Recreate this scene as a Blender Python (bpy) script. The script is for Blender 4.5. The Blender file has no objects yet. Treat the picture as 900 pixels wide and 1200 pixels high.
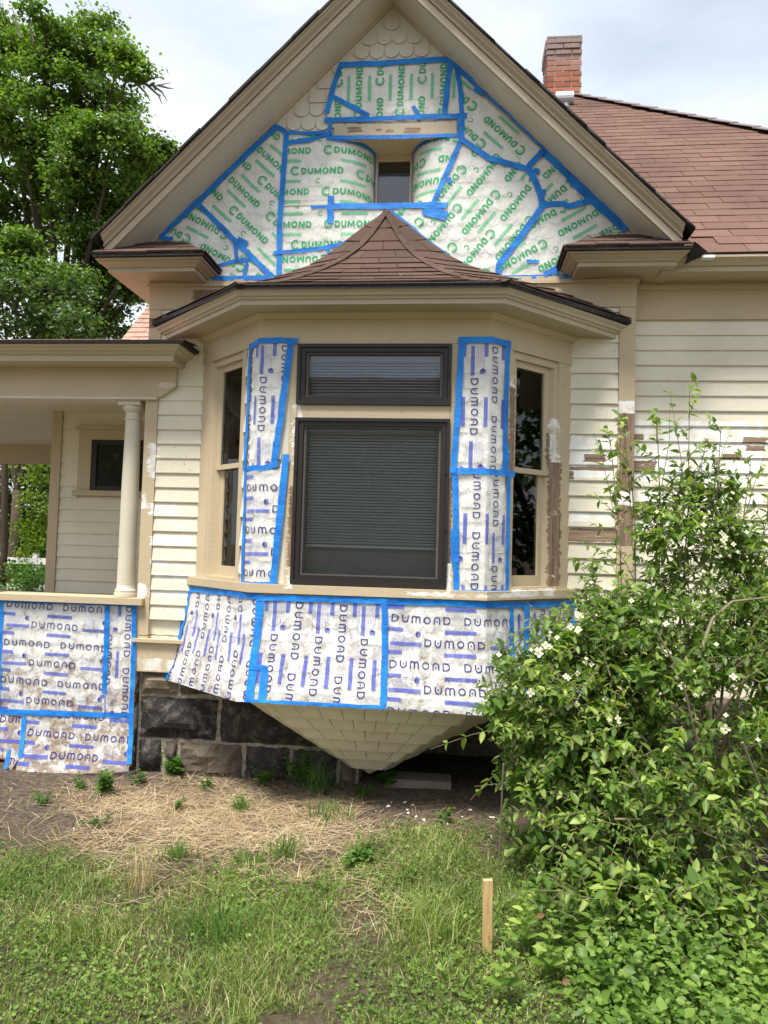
import bpy, bmesh, math, random
import numpy as np
from mathutils import Vector, Matrix, noise
random.seed(7); RNG = np.random.default_rng(11)
sc = bpy.context.scene
COL = sc.collection
# ------------------------------------------------------------------ camera
CX, CD, YAW, PITCH, ROLL, FPX, CZ = 0.609, 5.4523, 0.1038, 0.0460, 0.0281, 850.88, 1.78
_c, _s = math.cos(YAW), math.sin(YAW)
_r = np.array([_c, _s, 0]); _f = np.array([-_s, _c, 0]); _u = np.array([0, 0, 1.0])
CF = _f*math.cos(PITCH) + _u*math.sin(PITCH); _u2 = _u*math.cos(PITCH) - _f*math.sin(PITCH)
CR = _r*math.cos(ROLL) + _u2*math.sin(ROLL); CU = _u2*math.cos(ROLL) - _r*math.sin(ROLL)
CP = np.array([CX, -CD, CZ])
cam_d = bpy.data.cameras.new('camera'); cam = bpy.data.objects.new('camera', cam_d); COL.objects.link(cam)
cam_d.sensor_fit = 'VERTICAL'; cam_d.sensor_height = 36.0; cam_d.sensor_width = 27.0
cam_d.lens = FPX/1200*36.0; cam_d.clip_end = 2000; cam_d.clip_start = 0.05
cam.matrix_world = Matrix(((CR[0], CU[0], -CF[0], CP[0]), (CR[1], CU[1], -CF[1], CP[1]), (CR[2], CU[2], -CF[2], CP[2]), (0, 0, 0, 1)))
sc.camera = cam
sc.render.resolution_x, sc.render.resolution_y = 768, 1024
# ------------------------------------------------------------------ light
SUN_EL, SUN_AZ = math.radians(67), math.radians(204)      # azimuth measured clockwise from +Y
world = bpy.data.worlds.new('World'); sc.world = world; world.use_nodes = True
wn = world.node_tree; wn.nodes.clear()
w_out = wn.nodes.new('ShaderNodeOutputWorld'); w_bg = wn.nodes.new('ShaderNodeBackground')
w_sky = wn.nodes.new('ShaderNodeTexSky'); w_sky.sky_type = 'NISHITA'; w_sky.sun_disc = False
w_sky.sun_elevation = SUN_EL; w_sky.sun_rotation = SUN_AZ; w_sky.air_density = 1.0; w_sky.dust_density = 2.0
w_tc = wn.nodes.new('ShaderNodeTexCoord'); w_mp = wn.nodes.new('ShaderNodeMapping'); w_mp.inputs['Scale'].default_value = (1.0, 1.0, 2.6)
w_no = wn.nodes.new('ShaderNodeTexNoise'); w_no.inputs['Scale'].default_value = 1.7; w_no.inputs['Detail'].default_value = 7; w_no.inputs['Roughness'].default_value = 0.5
w_cr = wn.nodes.new('ShaderNodeValToRGB'); w_cr.color_ramp.elements[0].position = 0.3; w_cr.color_ramp.elements[1].position = 0.72
w_cr.color_ramp.elements[0].color = (0.30, 0.30, 0.30, 1); w_cr.color_ramp.elements[1].color = (0.95, 0.95, 0.95, 1)
w_mx = wn.nodes.new('ShaderNodeMix'); w_mx.data_type = 'RGBA'; w_mx.inputs['B'].default_value = (8.8, 9.3, 10.0, 1)
wn.links.new(w_tc.outputs['Generated'], w_mp.inputs['Vector']); wn.links.new(w_mp.outputs['Vector'], w_no.inputs['Vector'])
wn.links.new(w_no.outputs['Fac'], w_cr.inputs['Fac']); wn.links.new(w_cr.outputs['Color'], w_mx.inputs['Factor'])
wn.links.new(w_sky.outputs['Color'], w_mx.inputs['A']); wn.links.new(w_mx.outputs['Result'], w_bg.inputs['Color'])
w_bg.inputs['Strength'].default_value = 0.1
wn.links.new(w_bg.outputs['Background'], w_out.inputs['Surface'])
sun_d = bpy.data.lights.new('sun', 'SUN'); sun = bpy.data.objects.new('sun', sun_d); COL.objects.link(sun)
sun_d.energy = 4.9; sun_d.angle = math.radians(16); sun_d.color = (1.0, 0.95, 0.86)
_sd = Vector((math.sin(SUN_AZ)*math.cos(SUN_EL), math.cos(SUN_AZ)*math.cos(SUN_EL), math.sin(SUN_EL)))
sun.rotation_euler = _sd.to_track_quat('Z', 'Y').to_euler()
sc.view_settings.view_transform = 'Standard'; sc.view_settings.look = 'None'
sc.view_settings.exposure = 0.66; sc.view_settings.gamma = 1.0
sc.cycles.use_denoising = True; sc.cycles.transparent_max_bounces = 12

# ------------------------------------------------------------------ pixel helpers
def ray(px, py): return CF + CR*(px-450)/FPX - CU*(py-600)/FPX
def atY(px, py, Y=0.0):
    v = ray(px, py); return CP + v*((Y-CP[1])/v[1])
def atZ(px, py, Z=0.0):
    v = ray(px, py); return CP + v*((Z-CP[2])/v[2])
def proj(P):
    v = np.asarray(P, float) - CP; w = v@CF
    return np.array([450+FPX*(v@CR)/w, 600-FPX*(v@CU)/w])

# ------------------------------------------------------------------ scene helpers
def thing(name, label, cat, loc=(0, 0, 0), group=None):
    o = bpy.data.objects.new(name, None); COL.objects.link(o); o.location = loc
    o.empty_display_size = 0.1
    o['label'] = label; o['category'] = cat
    if group: o['group'] = group
    return o
def tag(o, label, cat, group=None):
    o['label'] = label; o['category'] = cat
    if group: o['group'] = group
    return o
def link(name, me, parent=None, mw=None):
    o = bpy.data.objects.new(name, me); COL.objects.link(o)
    if parent is not None: o.parent = parent
    if mw is not None: o.matrix_basis = mw
    return o
def mk(name, V, F, mats, parent=None, mi=None, smooth=False):
    me = bpy.data.meshes.new(name); me.from_pydata([tuple(map(float, v)) for v in V], [], F)
    for m in (mats if isinstance(mats, (list, tuple)) else [mats]): me.materials.append(m)
    if mi is not None: me.polygons.foreach_set('material_index', mi)
    if smooth: me.polygons.foreach_set('use_smooth', [True]*len(me.polygons))
    me.update()
    o = bpy.data.objects.new(name, me); COL.objects.link(o)
    if parent is not None:
        o.parent = parent
    return o
class MB:
    def __init__(s): s.V = []; s.F = []; s.M = []
    def add(s, V, F, m=0):
        b = len(s.V); s.V += [tuple(v) for v in V]; s.F += [tuple(i+b for i in f) for f in F]; s.M += [m]*len(F); return s
    def hexa(s, c, m=0):      # 8 corners: bottom ring 0-3, top ring 4-7
        return s.add(c, [(3, 2, 1, 0), (4, 5, 6, 7), (0, 1, 5, 4), (1, 2, 6, 5), (2, 3, 7, 6), (3, 0, 4, 7)], m)
    def box(s, x0, x1, y0, y1, z0, z1, m=0):
        return s.hexa([(x0, y0, z0), (x1, y0, z0), (x1, y1, z0), (x0, y1, z0), (x0, y0, z1), (x1, y0, z1), (x1, y1, z1), (x0, y1, z1)], m)
    def prism_y(s, poly, y0, y1, m=0):   # poly in (x,z), extruded along y
        n = len(poly)
        V = [(x, y0, z) for x, z in poly] + [(x, y1, z) for x, z in poly]
        F = [tuple(range(n)), tuple(range(2*n-1, n-1, -1))] + [(i, i+n, (i+1) % n+n, (i+1) % n) for i in range(n)]
        return s.add(V, F, m)
    def sweep(s, rings, closed=True, caps=True, m=0):   # rings: list of lists of points
        n = len(rings[0]); V = [p for r in rings for p in r]; F = []
        for k in range(len(rings)-1):
            for i in range(n if closed else n-1):
                j = (i+1) % n; F.append((k*n+i, k*n+j, (k+1)*n+j, (k+1)*n+i))
        if caps: F.append(tuple(range(n-1, -1, -1))); F.append(tuple((len(rings)-1)*n+i for i in range(n)))
        return s.add(V, F, m)
    def tube(s, pts, rad, n=6, m=0):
        pts = [Vector(p) for p in pts]; rings = []
        if not isinstance(rad, (list, tuple)): rad = [rad]*len(pts)
        for i, p in enumerate(pts):
            t = (pts[min(i+1, len(pts)-1)] - pts[max(i-1, 0)])
            if t.length < 1e-9: t = Vector((0, 0, 1))
            t.normalize(); a = t.orthogonal() if i == 0 else (prev - t*prev.dot(t))
            a.normalize(); prev = a; b = t.cross(a)
            rings.append([p + (a*math.cos(2*math.pi*k/n) + b*math.sin(2*math.pi*k/n))*rad[i] for k in range(n)])
        return s.sweep(rings, True, True, m)
    def lathe(s, prof, cx, cy, n=20, m=0):
        rings = [[(cx+r*math.cos(2*math.pi*k/n), cy+r*math.sin(2*math.pi*k/n), z) for k in range(n)] for r, z in prof]
        return s.sweep(rings, True, True, m)
    def build(s, name, mats, parent=None, smooth=False, fix=True):
        o = mk(name, s.V, s.F, mats, parent, s.M, smooth)
        if fix and len(s.F) < 20000:
            bm = bmesh.new(); bm.from_mesh(o.data); bmesh.ops.recalc_face_normals(bm, faces=bm.faces); bm.to_mesh(o.data); bm.free()
        return o

# ------------------------------------------------------------------ materials
class NT:
    def __init__(s, name):
        s.mat = bpy.data.materials.new(name); s.mat.use_nodes = True; s.nt = s.mat.node_tree
        s.b = s.nt.nodes['Principled BSDF']; s.out = s.nt.nodes['Material Output']
    def n(s, t, **k):
        nd = s.nt.nodes.new(t)
        for a, v in k.items():
            if a.startswith('i_'): nd.inputs[a[2:].replace('_', ' ')].default_value = v
            else: setattr(nd, a, v)
        return nd
    def l(s, a, b): s.nt.links.new(a, b)
    def pos(s):
        if not hasattr(s, '_g'): s._g = s.n('ShaderNodeNewGeometry')
        return s._g.outputs['Position']
    def rnd(s):
        s.pos(); return s._g.outputs['Random Per Island']
    def orn(s): return s.n('ShaderNodeObjectInfo').outputs['Random']
    def noise(s, scale, detail=4, rough=0.55, vec=None, stretch=None):
        nd = s.n('ShaderNodeTexNoise'); nd.inputs['Scale'].default_value = scale; nd.inputs['Detail'].default_value = detail; nd.inputs['Roughness'].default_value = rough
        v = vec if vec is not None else s.pos()
        if stretch:
            mp = s.n('ShaderNodeMapping'); mp.inputs['Scale'].default_value = stretch; s.l(v, mp.inputs['Vector']); v = mp.outputs['Vector']
        s.l(v, nd.inputs['Vector']); return nd.outputs['Fac']
    def ramp(s, fac, stops):
        nd = s.n('ShaderNodeValToRGB'); e = nd.color_ramp.elements
        while len(e) < len(stops): e.new(0.5)
        for q, (p, c) in zip(e, stops):
            q.position = p; q.color = (c, c, c, 1) if isinstance(c, (int, float)) else (*c, 1)
        s.l(fac, nd.inputs['Fac']); return nd.outputs['Color']
    def mix(s, fac, a, b, mode='MIX'):
        nd = s.n('ShaderNodeMix', data_type='RGBA', blend_type=mode)
        for k, v in (('Factor', fac), ('A', a), ('B', b)):
            if isinstance(v, (int, float)): nd.inputs[k].default_value = v if k == 'Factor' else (v, v, v, 1)
            elif isinstance(v, tuple): nd.inputs[k].default_value = (*v, 1)
            else: s.l(v, nd.inputs[k])
        return nd.outputs['Result']
    def math(s, op, a, b=None):
        nd = s.n('ShaderNodeMath', operation=op)
        for k, v in enumerate((a, b)):
            if v is None: continue
            if isinstance(v, (int, float)): nd.inputs[k].default_value = v
            else: s.l(v, nd.inputs[k])
        return nd.outputs[0]
    def bump(s, h, strength=0.3, dist=0.01):
        nd = s.n('ShaderNodeBump'); nd.inputs['Strength'].default_value = strength; nd.inputs['Distance'].default_value = dist
        s.l(h, nd.inputs['Height']); s.l(nd.outputs['Normal'], s.b.inputs['Normal'])
    def set(s, col=None, rough=None, spec=None, metal=None):
        if col is not None:
            if isinstance(col, tuple): s.b.inputs['Base Color'].default_value = (*col, 1)
            else: s.l(col, s.b.inputs['Base Color'])
        if rough is not None: s.b.inputs['Roughness'].default_value = rough
        if spec is not None: s.b.inputs['Specular IOR Level'].default_value = spec
        if metal is not None: s.b.inputs['Metallic'].default_value = metal
        return s.mat
    def patch(s, lst, wob=0.05):     # lst of (x,z,hx,hz) boxes in the facade plane, ragged edges
        p = s.pos(); n1 = s.n('ShaderNodeTexNoise'); n1.inputs['Scale'].default_value = 20; n1.inputs['Detail'].default_value = 8; n1.inputs['Roughness'].default_value = .7
        mp = s.n('ShaderNodeMapping'); mp.inputs['Scale'].default_value = (1, 1, 2.2); s.l(p, mp.inputs['Vector']); s.l(mp.outputs['Vector'], n1.inputs['Vector'])
        sub = s.n('ShaderNodeVectorMath', operation='SUBTRACT'); s.l(n1.outputs['Color'], sub.inputs[0]); sub.inputs[1].default_value = (.5, .5, .5)
        ma = s.n('ShaderNodeVectorMath', operation='MULTIPLY_ADD'); s.l(sub.outputs[0], ma.inputs[0]); ma.inputs[1].default_value = (wob*4.0, 0, wob); s.l(p, ma.inputs[2])
        acc = None
        for (x, z, hx, hz) in lst:
            a = s.n('ShaderNodeVectorMath', operation='MULTIPLY_ADD'); s.l(ma.outputs[0], a.inputs[0])
            a.inputs[1].default_value = (1/hx, 0, 1/hz); a.inputs[2].default_value = (-x/hx, 0, -z/hz)
            b = s.n('ShaderNodeVectorMath', operation='ABSOLUTE'); s.l(a.outputs[0], b.inputs[0])
            q = s.n('ShaderNodeSeparateXYZ'); s.l(b.outputs[0], q.inputs[0])
            m = s.math('LESS_THAN', s.math('MAXIMUM', q.outputs[0], q.outputs[2]), 1.0)
            acc = m if acc is None else s.math('MAXIMUM', acc, m)
        return acc

def pxbox(x0, y0, x1, y1, Y=0.0):
    a = atY(x0, y0, Y); b = atY(x1, y1, Y)
    return ((a[0]+b[0])/2, (a[2]+b[2])/2, abs(b[0]-a[0])/2, abs(b[2]-a[2])/2)
WOOD = [pxbox(*q) for q in ((684, 532, 709, 542), (664, 547, 720, 552), (663, 619, 728, 636), (664, 552, 671, 562), (744, 506, 758, 514), (876, 510, 905, 518),
        (880, 520, 903, 527), (744, 538, 772, 552), (850, 530, 872, 537), (690, 700, 720, 713), (165, 786, 200, 791), (800, 570, 840, 580),
        (724, 485, 744, 576), (722, 592, 742, 640), (176, 374, 184, 386), (228, 341, 268, 353), (165, 743, 222, 747), (640, 707, 690, 716))]
PRIM = [pxbox(*q) for q in ((662, 510, 722, 560), (722, 470, 746, 485), (720, 577, 742, 594), (746, 490, 900, 566), (746, 575, 900, 590), (176, 590, 206, 604), (178, 628, 225, 640),
        (178, 655, 222, 664), (176, 672, 226, 680), (176, 690, 226, 700), (665, 600, 722, 612), (162, 683, 172, 700), (167, 578, 173, 596), (176, 520, 184, 560), (746, 610, 905, 625), (150, 770, 215, 786), (662, 700, 705, 720), (190, 450, 206, 456))]
WOODB = [pxbox(*q, Y=-.4) for q in ((648, 600, 664, 690), (648, 536, 664, 600), (646, 500, 650, 540), (597, 455, 602, 560))] + [pxbox(*q, Y=-.58) for q in ((340, 570, 350, 664), (346, 508, 350, 526), (522, 560, 528, 660))]
PRIMB = [pxbox(*q, Y=-.4) for q in ((650, 482, 660, 560), (650, 572, 660, 600), (651, 669, 658, 684), (598, 440, 602, 462))] + [pxbox(*q, Y=-.58) for q in ((345, 474, 352, 545), (338, 664, 344, 690), (522, 660, 528, 695), (480, 697, 660, 699), (600, 692, 660, 700))]

def paint(name, base, wood, prim, rough=0.6, grime=0.30, dirt=(0.30, 0.26, 0.19), vert=False):
    t = NT(name)
    n1 = t.noise(1.7, 6, .6); n2 = t.noise(38, 3, .6, stretch=(.25, 1, 1))
    c = t.mix(t.ramp(n1, [(.35, 0.0), (.75, grime)]), base, dirt)
    c = t.mix(t.ramp(n2, [(.45, 0.0), (.8, .12)]), c, tuple(min(1, b*1.25) for b in base))
    c = t.mix(t.ramp(t.noise(.9, 5, .65), [(.4, 0.0), (.65, .22)]), c, tuple(q*.72 for q in base))
    crack = t.noise(5, 6, .7, stretch=(9, 9, .7)); c = t.mix(t.ramp(crack, [(.62, 0.0), (.70, .28)]), c, tuple(q*.55 for q in base))
    specks = t.ramp(t.noise(55, 2, .5), [(.66, 0.0), (.70, .6)])
    c = t.mix(t.math('MULTIPLY', specks, t.ramp(t.noise(3.1, 2), [(.5, 0.0), (.62, 1.0)])), c, (.23, .15, .10))
    if prim:
        c = t.mix(t.math('MULTIPLY', t.patch(prim), t.ramp(t.noise(9, 4), [(.36, .05), (.56, .9)])), c, (.80, .80, .79))
    if wood:
        g = t.noise(26, 6, .7, stretch=(2.2, 2.2, .10) if vert else (.12, 1, 2.5))
        wc = t.ramp(g, [(.3, (.085, .052, .034)), (.5, (.21, .138, .092)), (.75, (.36, .265, .19))])
        c = t.mix(t.math('MULTIPLY', t.patch(wood, .026), t.ramp(t.noise(16, 6, .7, stretch=(.6, 1, 1)), [(.34, 0.0), (.38, 1.0)])), c, wc)
    t.bump(t.math('ADD', n2, t.noise(120, 2)), .3, .005)
    return t.set(c, rough, .35)
CREAM, TAN = (.71, .665, .53), (.50, .405, .268)
M = {}
M['siding'] = paint('cream_siding_paint', CREAM, WOOD, PRIM)
M['trim'] = paint('tan_trim_paint', TAN, WOOD, PRIM, vert=True)
M['trim_bay'] = paint('tan_bay_paint', TAN, WOODB, PRIMB, vert=True)
M['rake'] = paint('tan_rake_paint', (.47, .395, .295), [pxbox(*q, Y=-.02) for q in ((408, 149, 424, 155), (474, 150, 492, 156), (440, 151, 448, 154), (452, 152, 462, 155))], None)
M['soffit'] = paint('pale_soffit_paint', (.62, .58, .49), None, None, grime=.15)
M['cornice'] = paint('tan_cornice_paint', (.45, .385, .275), [pxbox(*q, Y=-.3) for q in ((355, 145, 365, 150),)], None)
M['cream_trim'] = paint('cream_column_paint', (.62, .575, .46), None, [pxbox(140, 684, 160, 690, .1)])
def shingle_mat(name, base, peel):
    t = NT(name)
    r = t.orn(); n1 = t.noise(3, 5)
    c = t.mix(t.ramp(r, [(0, .0), (1, .18)]), base, (.52, .50, .44))
    c = t.mix(t.ramp(n1, [(.45, 0.0), (.8, .25)]), c, (.33, .30, .24))
    if peel:
        pz = t.n('ShaderNodeSeparateXYZ'); t.l(t.pos(), pz.inputs[0])
        m = t.math('ADD', t.noise(9, 6, .65, stretch=(1.6, 1, 1)), t.math('MULTIPLY', pz.outputs[2], -.16 if peel == 1 else -.10))
        c = t.mix(t.ramp(m, [(.40, 0.0), (.45, 1.0)] if peel == 1 else [(.405, 0.0), (.44, 1.0)]), c, t.ramp(t.noise(40, 4, .6), [(.3, (.07, .035, .015)), (.7, (.27, .155, .07))]))
    t.bump(t.noise(70, 3, .6, stretch=(1, 1, .2)), .25, .004)
    return t.set(c, .7, .25)
M['shingle'] = shingle_mat('cream_wall_shingle', (.60, .575, .495), 0)
M['shingle_peel'] = shingle_mat('peeling_wall_shingle', (.66, .64, .58), 1)
M['shingle_bay'] = shingle_mat('peeling_bay_shingle', (.66, .64, .58), 2)
M['under'] = shingle_mat('olive_cream_shingle', (.62, .57, .42), 0)
def asphalt(name, c1, c2):
    t = NT(name)
    r = t.orn(); g = t.noise(420, 2, .5); b = t.noise(1.1, 4)
    c = t.ramp(r, [(0, c1), (1, c2)])
    c = t.mix(t.ramp(g, [(.4, 0.0), (.75, .5)]), c, tuple(min(1, q*1.9) for q in c2))
    c = t.mix(t.ramp(b, [(.4, 0.0), (.7, .55)]), c, tuple(q*.55 for q in c1))
    c = t.mix(t.ramp(t.noise(26, 2), [(.76, 0.0), (.79, .7)]), c, (.5, .42, .38))
    t.bump(t.noise(260, 3, .7), .5, .004)
    return t.set(c, .95, .15)
M['roof_main'] = asphalt('red_brown_roof_shingle', (.108, .062, .048), (.145, .086, .068))
M['roof_bay'] = asphalt('dark_brown_bay_shingle', (.068, .043, .034), (.094, .06, .048))
M['roof_porch'] = asphalt('faded_red_porch_shingle', (.30, .175, .14), (.38, .235, .19))
t = NT('black_roof_edge'); M['edge'] = t.set(t.ramp(t.noise(60, 4), [(.3, (.012, .011, .012)), (.8, (.05, .042, .04))]), .8, .2)
t = NT('galvanised_metal'); M['metal'] = t.set((.45, .48, .52), .4, .5, .6)
# plastic sheets
def sheet_mat(name, tint, a0, a1):
    t = NT(name)
    wr = t.noise(15, 4, .5, stretch=(1, 1, .6)); fine = t.noise(95, 3, .6, stretch=(.4, 1, 1))
    c = t.mix(t.ramp(t.noise(4, 4), [(.4, 0.0), (.75, .3)]), tint, tuple(q*.92 for q in tint))
    c = t.mix(t.ramp(t.noise(7.5, 5, .7), [(.66, 0.0), (.75, .35)]), c, (.55, .36, .14))
    if a0 < .4:
        sz = t.n('ShaderNodeSeparateXYZ'); t.l(t.pos(), sz.inputs[0])
        mm = t.math('ADD', t.noise(11, 7, .72), t.math('MULTIPLY', sz.outputs[2], -.16))
        c = t.mix(t.ramp(mm, [(.40, 0.0), (.50, .75)]), c, t.ramp(t.noise(45, 4, .6), [(.3, (.20, .11, .04)), (.7, (.50, .34, .17))]))
    t.set(c, .30, .45); t.l(t.ramp(t.noise(5, 4), [(.35, a0), (.7, a1)]), t.b.inputs['Alpha'])
    t.bump(t.math('ADD', wr, t.math('MULTIPLY', fine, .10)), .6, .03)
    return t.mat
M['sheet_g'] = sheet_mat('clear_plastic_green_print', (.93, .94, .92), .46, .62)
M['sheet_b'] = sheet_mat('clear_plastic_blue_print', (.95, .96, .97), .38, .56)
def plain(name, c, rough=.5, spec=.4, nz=.25, sc_=18):
    t = NT(name); col = t.mix(t.ramp(t.noise(sc_, 4), [(.35, 0.0), (.75, nz)]), c, tuple(q*.55 for q in c)); return t.set(col, rough, spec)
def ink(name, c, wear):
    t = NT(name); t.set(c, .5, .3)
    t.l(t.ramp(t.noise(60, 3, .6), [(.25, max(0, wear-.25)), (.6, wear)]), t.b.inputs['Alpha']); return t.mat
M['ink_b'] = ink('navy_ink', (.020, .022, .19), .97); M['ink_b2'] = ink('blue_bar_ink', (.07, .11, .52), .75); M['ink_b3'] = ink('pale_blue_ink', (.16, .19, .46), .38)
M['ink_g'] = ink('green_ink', (.008, .36, .125), .97); M['ink_g2'] = ink('light_green_ink', (.09, .53, .26), .66); M['ink_g3'] = ink('pale_green_ink', (.3, .62, .42), .45)
t = NT('blue_masking_tape')
M['tape'] = t.set(t.mix(t.ramp(t.noise(9, 4), [(.35, 0.0), (.7, .85)]), (.010, .235, .72), (.004, .11, .46)), .55, .35); t.bump(t.math('ADD', t.noise(140, 3, .6), t.noise(28, 4, .6)), .8, .006)
M['storm'] = plain('dark_bronze_frame', (.018, .015, .014), .45, .4, .4); M['storm_in'] = plain('bronze_inner_frame', (.09, .08, .068), .5, .4, .3)
M['sash_in'] = plain('pale_glazing_bead', (.34, .31, .25), .5, .4, .2)
M['dark_room'] = plain('dim_interior', (.10, .09, .08), .9, .1)  # dark colour standing in for the dimness behind the panes
M['slat'] = plain('grey_blind_slat', (.74, .75, .77), .5, .4, .1)
def glass(name, tint, refl):
    t = NT(name); nt = t.nt; nt.nodes.remove(t.b)
    tr = t.n('ShaderNodeBsdfTransparent'); tr.inputs['Color'].default_value = (*tint, 1); gl = t.n('ShaderNodeBsdfGlossy'); gl.inputs['Roughness'].default_value = .02
    fr = t.n('ShaderNodeFresnel'); fr.inputs['IOR'].default_value = refl; mx = t.n('ShaderNodeMixShader')
    bp = t.n('ShaderNodeBump'); bp.inputs['Strength'].default_value = .012; bp.inputs['Distance'].default_value = .02; t.l(t.noise(3.0, 2), bp.inputs['Height']); t.l(bp.outputs['Normal'], gl.inputs['Normal'])
    t.l(fr.outputs[0], mx.inputs[0]); t.l(tr.outputs[0], mx.inputs[1]); t.l(gl.outputs[0], mx.inputs[2]); t.l(mx.outputs[0], t.out.inputs['Surface']); return t.mat
M['glass'] = glass('window_glass', (.84, .87, .88), 1.6)
# stone, brick, wood
t = NT('dark_foundation_stone')
base = t.ramp(t.orn(), [(0, (.022, .022, .024)), (.5, (.045, .04, .037)), (.72, (.10, .08, .06)), (1, (.22, .175, .125))])
n = t.noise(14, 8, .7); c = t.mix(t.ramp(n, [(.48, 0.0), (.72, .6)]), base, (.24, .20, .155)); c = t.mix(t.ramp(t.noise(45, 5, .7), [(.55, 0.0), (.8, .7)]), c, (.02, .018, .016))
t.bump(n, .9, .03); M['stone'] = t.set(c, .9, .2)
t = NT('lime_mortar'); M['mortar'] = t.set(t.ramp(t.noise(22, 6, .7), [(.3, (.16, .135, .105)), (.7, (.46, .41, .34))]), .95, .1); t.bump(t.noise(40, 5), .8, .02)
t = NT('red_chimney_brick'); sp = t.n('ShaderNodeSeparateXYZ'); t.l(t.pos(), sp.inputs[0])
hz = t.math('MULTIPLY', t.math('SUBTRACT', sp.outputs[2], 7.55), 1.05)
c = t.mix(t.ramp(t.math('ADD', hz, t.math('MULTIPLY', t.math('SUBTRACT', t.noise(8, 4), .5), .5)), [(.45, 0.0), (.85, .9)]), t.ramp(t.orn(), [(0, (.24, .085, .05)), (1, (.40, .16, .09))]), (.25, .20, .185))
M['brick'] = t.set(t.mix(t.ramp(t.noise(30, 5), [(.45, 0.0), (.8, .5)]), c, (.10, .06, .05)), .9, .2)
M['brick_mortar'] = plain('grey_brick_mortar', (.34, .30, .27), .95, .1)
t = NT('new_pine_stake'); M['pine'] = t.set(t.ramp(t.noise(25, 4, .6, stretch=(3, 3, .25)), [(.3, (.42, .27, .12)), (.7, (.60, .42, .21))]), .7, .3)
M['plank'] = plain('weathered_plank', (.27, .225, .18), .9, .2, .5)
M['white_rail'] = plain('white_rail_paint', (.75, .75, .74), .6)
# vegetation
def leafmat(name, stops, trans=.45, rough=.45, spec=.35):
    t = NT(name); nt = t.nt
    c = t.ramp(t.rnd(), stops)
    c = t.mix(t.ramp(t.noise(1.7, 4, .6), [(.38, 0.0), (.62, .6)]), c, stops[0][1])
    t.set(c, rough, spec)
    tl = t.n('ShaderNodeBsdfTranslucent'); bc = t.mix(1.0, c, (1.25, 1.35, .55), 'MULTIPLY'); t.l(bc, tl.inputs['Color'])
    mx = t.n('ShaderNodeMixShader'); mx.inputs[0].default_value = trans
    t.l(t.b.outputs[0], mx.inputs[1]); t.l(tl.outputs[0], mx.inputs[2]); t.l(mx.outputs[0], t.out.inputs['Surface']); return t.mat
M['maple'] = leafmat('maple_leaf', [(0, (.045, .095, .018)), (.5, (.115, .205, .036)), (1, (.26, .36, .08))], .5)
M['elm'] = leafmat('dark_shrub_leaf', [(0, (.03, .06, .018)), (.5, (.065, .12, .03)), (1, (.13, .20, .055))])
M['cedar'] = leafmat('golden_cedar_leaf', [(0, (.08, .15, .012)), (1, (.23, .31, .03))])
M['bush'] = leafmat('mock_orange_leaf', [(0, (.06, .13, .022)), (.4, (.15, .26, .045)), (.75, (.28, .39, .075)), (1, (.46, .54, .15))])
M['weed'] = leafmat('weed_leaf', [(0, (.05, .12, .02)), (.6, (.10, .22, .034)), (1, (.19, .32, .06))])
M['cover'] = leafmat('ground_cover_leaf', [(0, (.07, .14, .022)), (.5, (.155, .265, .045)), (1, (.29, .41, .09))])
M['grass'] = leafmat('lawn_grass', [(0, (.095, .165, .03)), (.5, (.215, .30, .06)), (.76, (.34, .39, .105)), (.88, (.54, .47, .26)), (1, (.58, .49, .31))], .3)
M['straw'] = leafmat('dry_straw', [(0, (.34, .24, .14)), (.5, (.58, .45, .28)), (1, (.74, .62, .44))], .2, .7, .2)
M['petal'] = leafmat('white_petal', [(0, (.66, .65, .50)), (1, (.80, .80, .70))], .3)
M['stamen'] = plain('yellow_stamen', (.62, .45, .10), .7)
M['dead_leaf'] = leafmat('dead_brown_leaf', [(0, (.10, .05, .026)), (1, (.24, .13, .065))], .2)
M['bark'] = plain('grey_brown_bark', (.075, .055, .042), .95, .1, .6, 12)
M['twig'] = plain('tan_twig', (.21, .165, .12), .85, .2, .4)
t = NT('lawn_and_soil')
sp = t.n('ShaderNodeSeparateXYZ'); t.l(t.pos(), sp.inputs[0])
yy = t.math('ADD', sp.outputs[1], t.math('MULTIPLY', t.math('SUBTRACT', t.noise(2.2, 5), .5), 1.3))
soil = t.ramp(t.noise(30, 8, .7), [(.3, (.09, .068, .053)), (.5, (.235, .18, .145)), (.75, (.42, .35, .29))])
turf = t.ramp(t.noise(35, 7, .7), [(.3, (.11, .09, .055)), (.55, (.25, .205, .13)), (.8, (.42, .36, .24))])
near = t.ramp(t.math('MULTIPLY', yy, -.25), [(.24, 0.0), (.36, 1.0)])
far = t.ramp(t.math('MULTIPLY', sp.outputs[1], .1), [(.3, 0.0), (.4, 1.0)])
M['ground'] = t.set(t.mix(t.math('MAXIMUM', near, far), soil, turf), .97, .1); t.bump(t.noise(38, 9, .8), 1.0, .09)
print('materials done')

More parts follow.
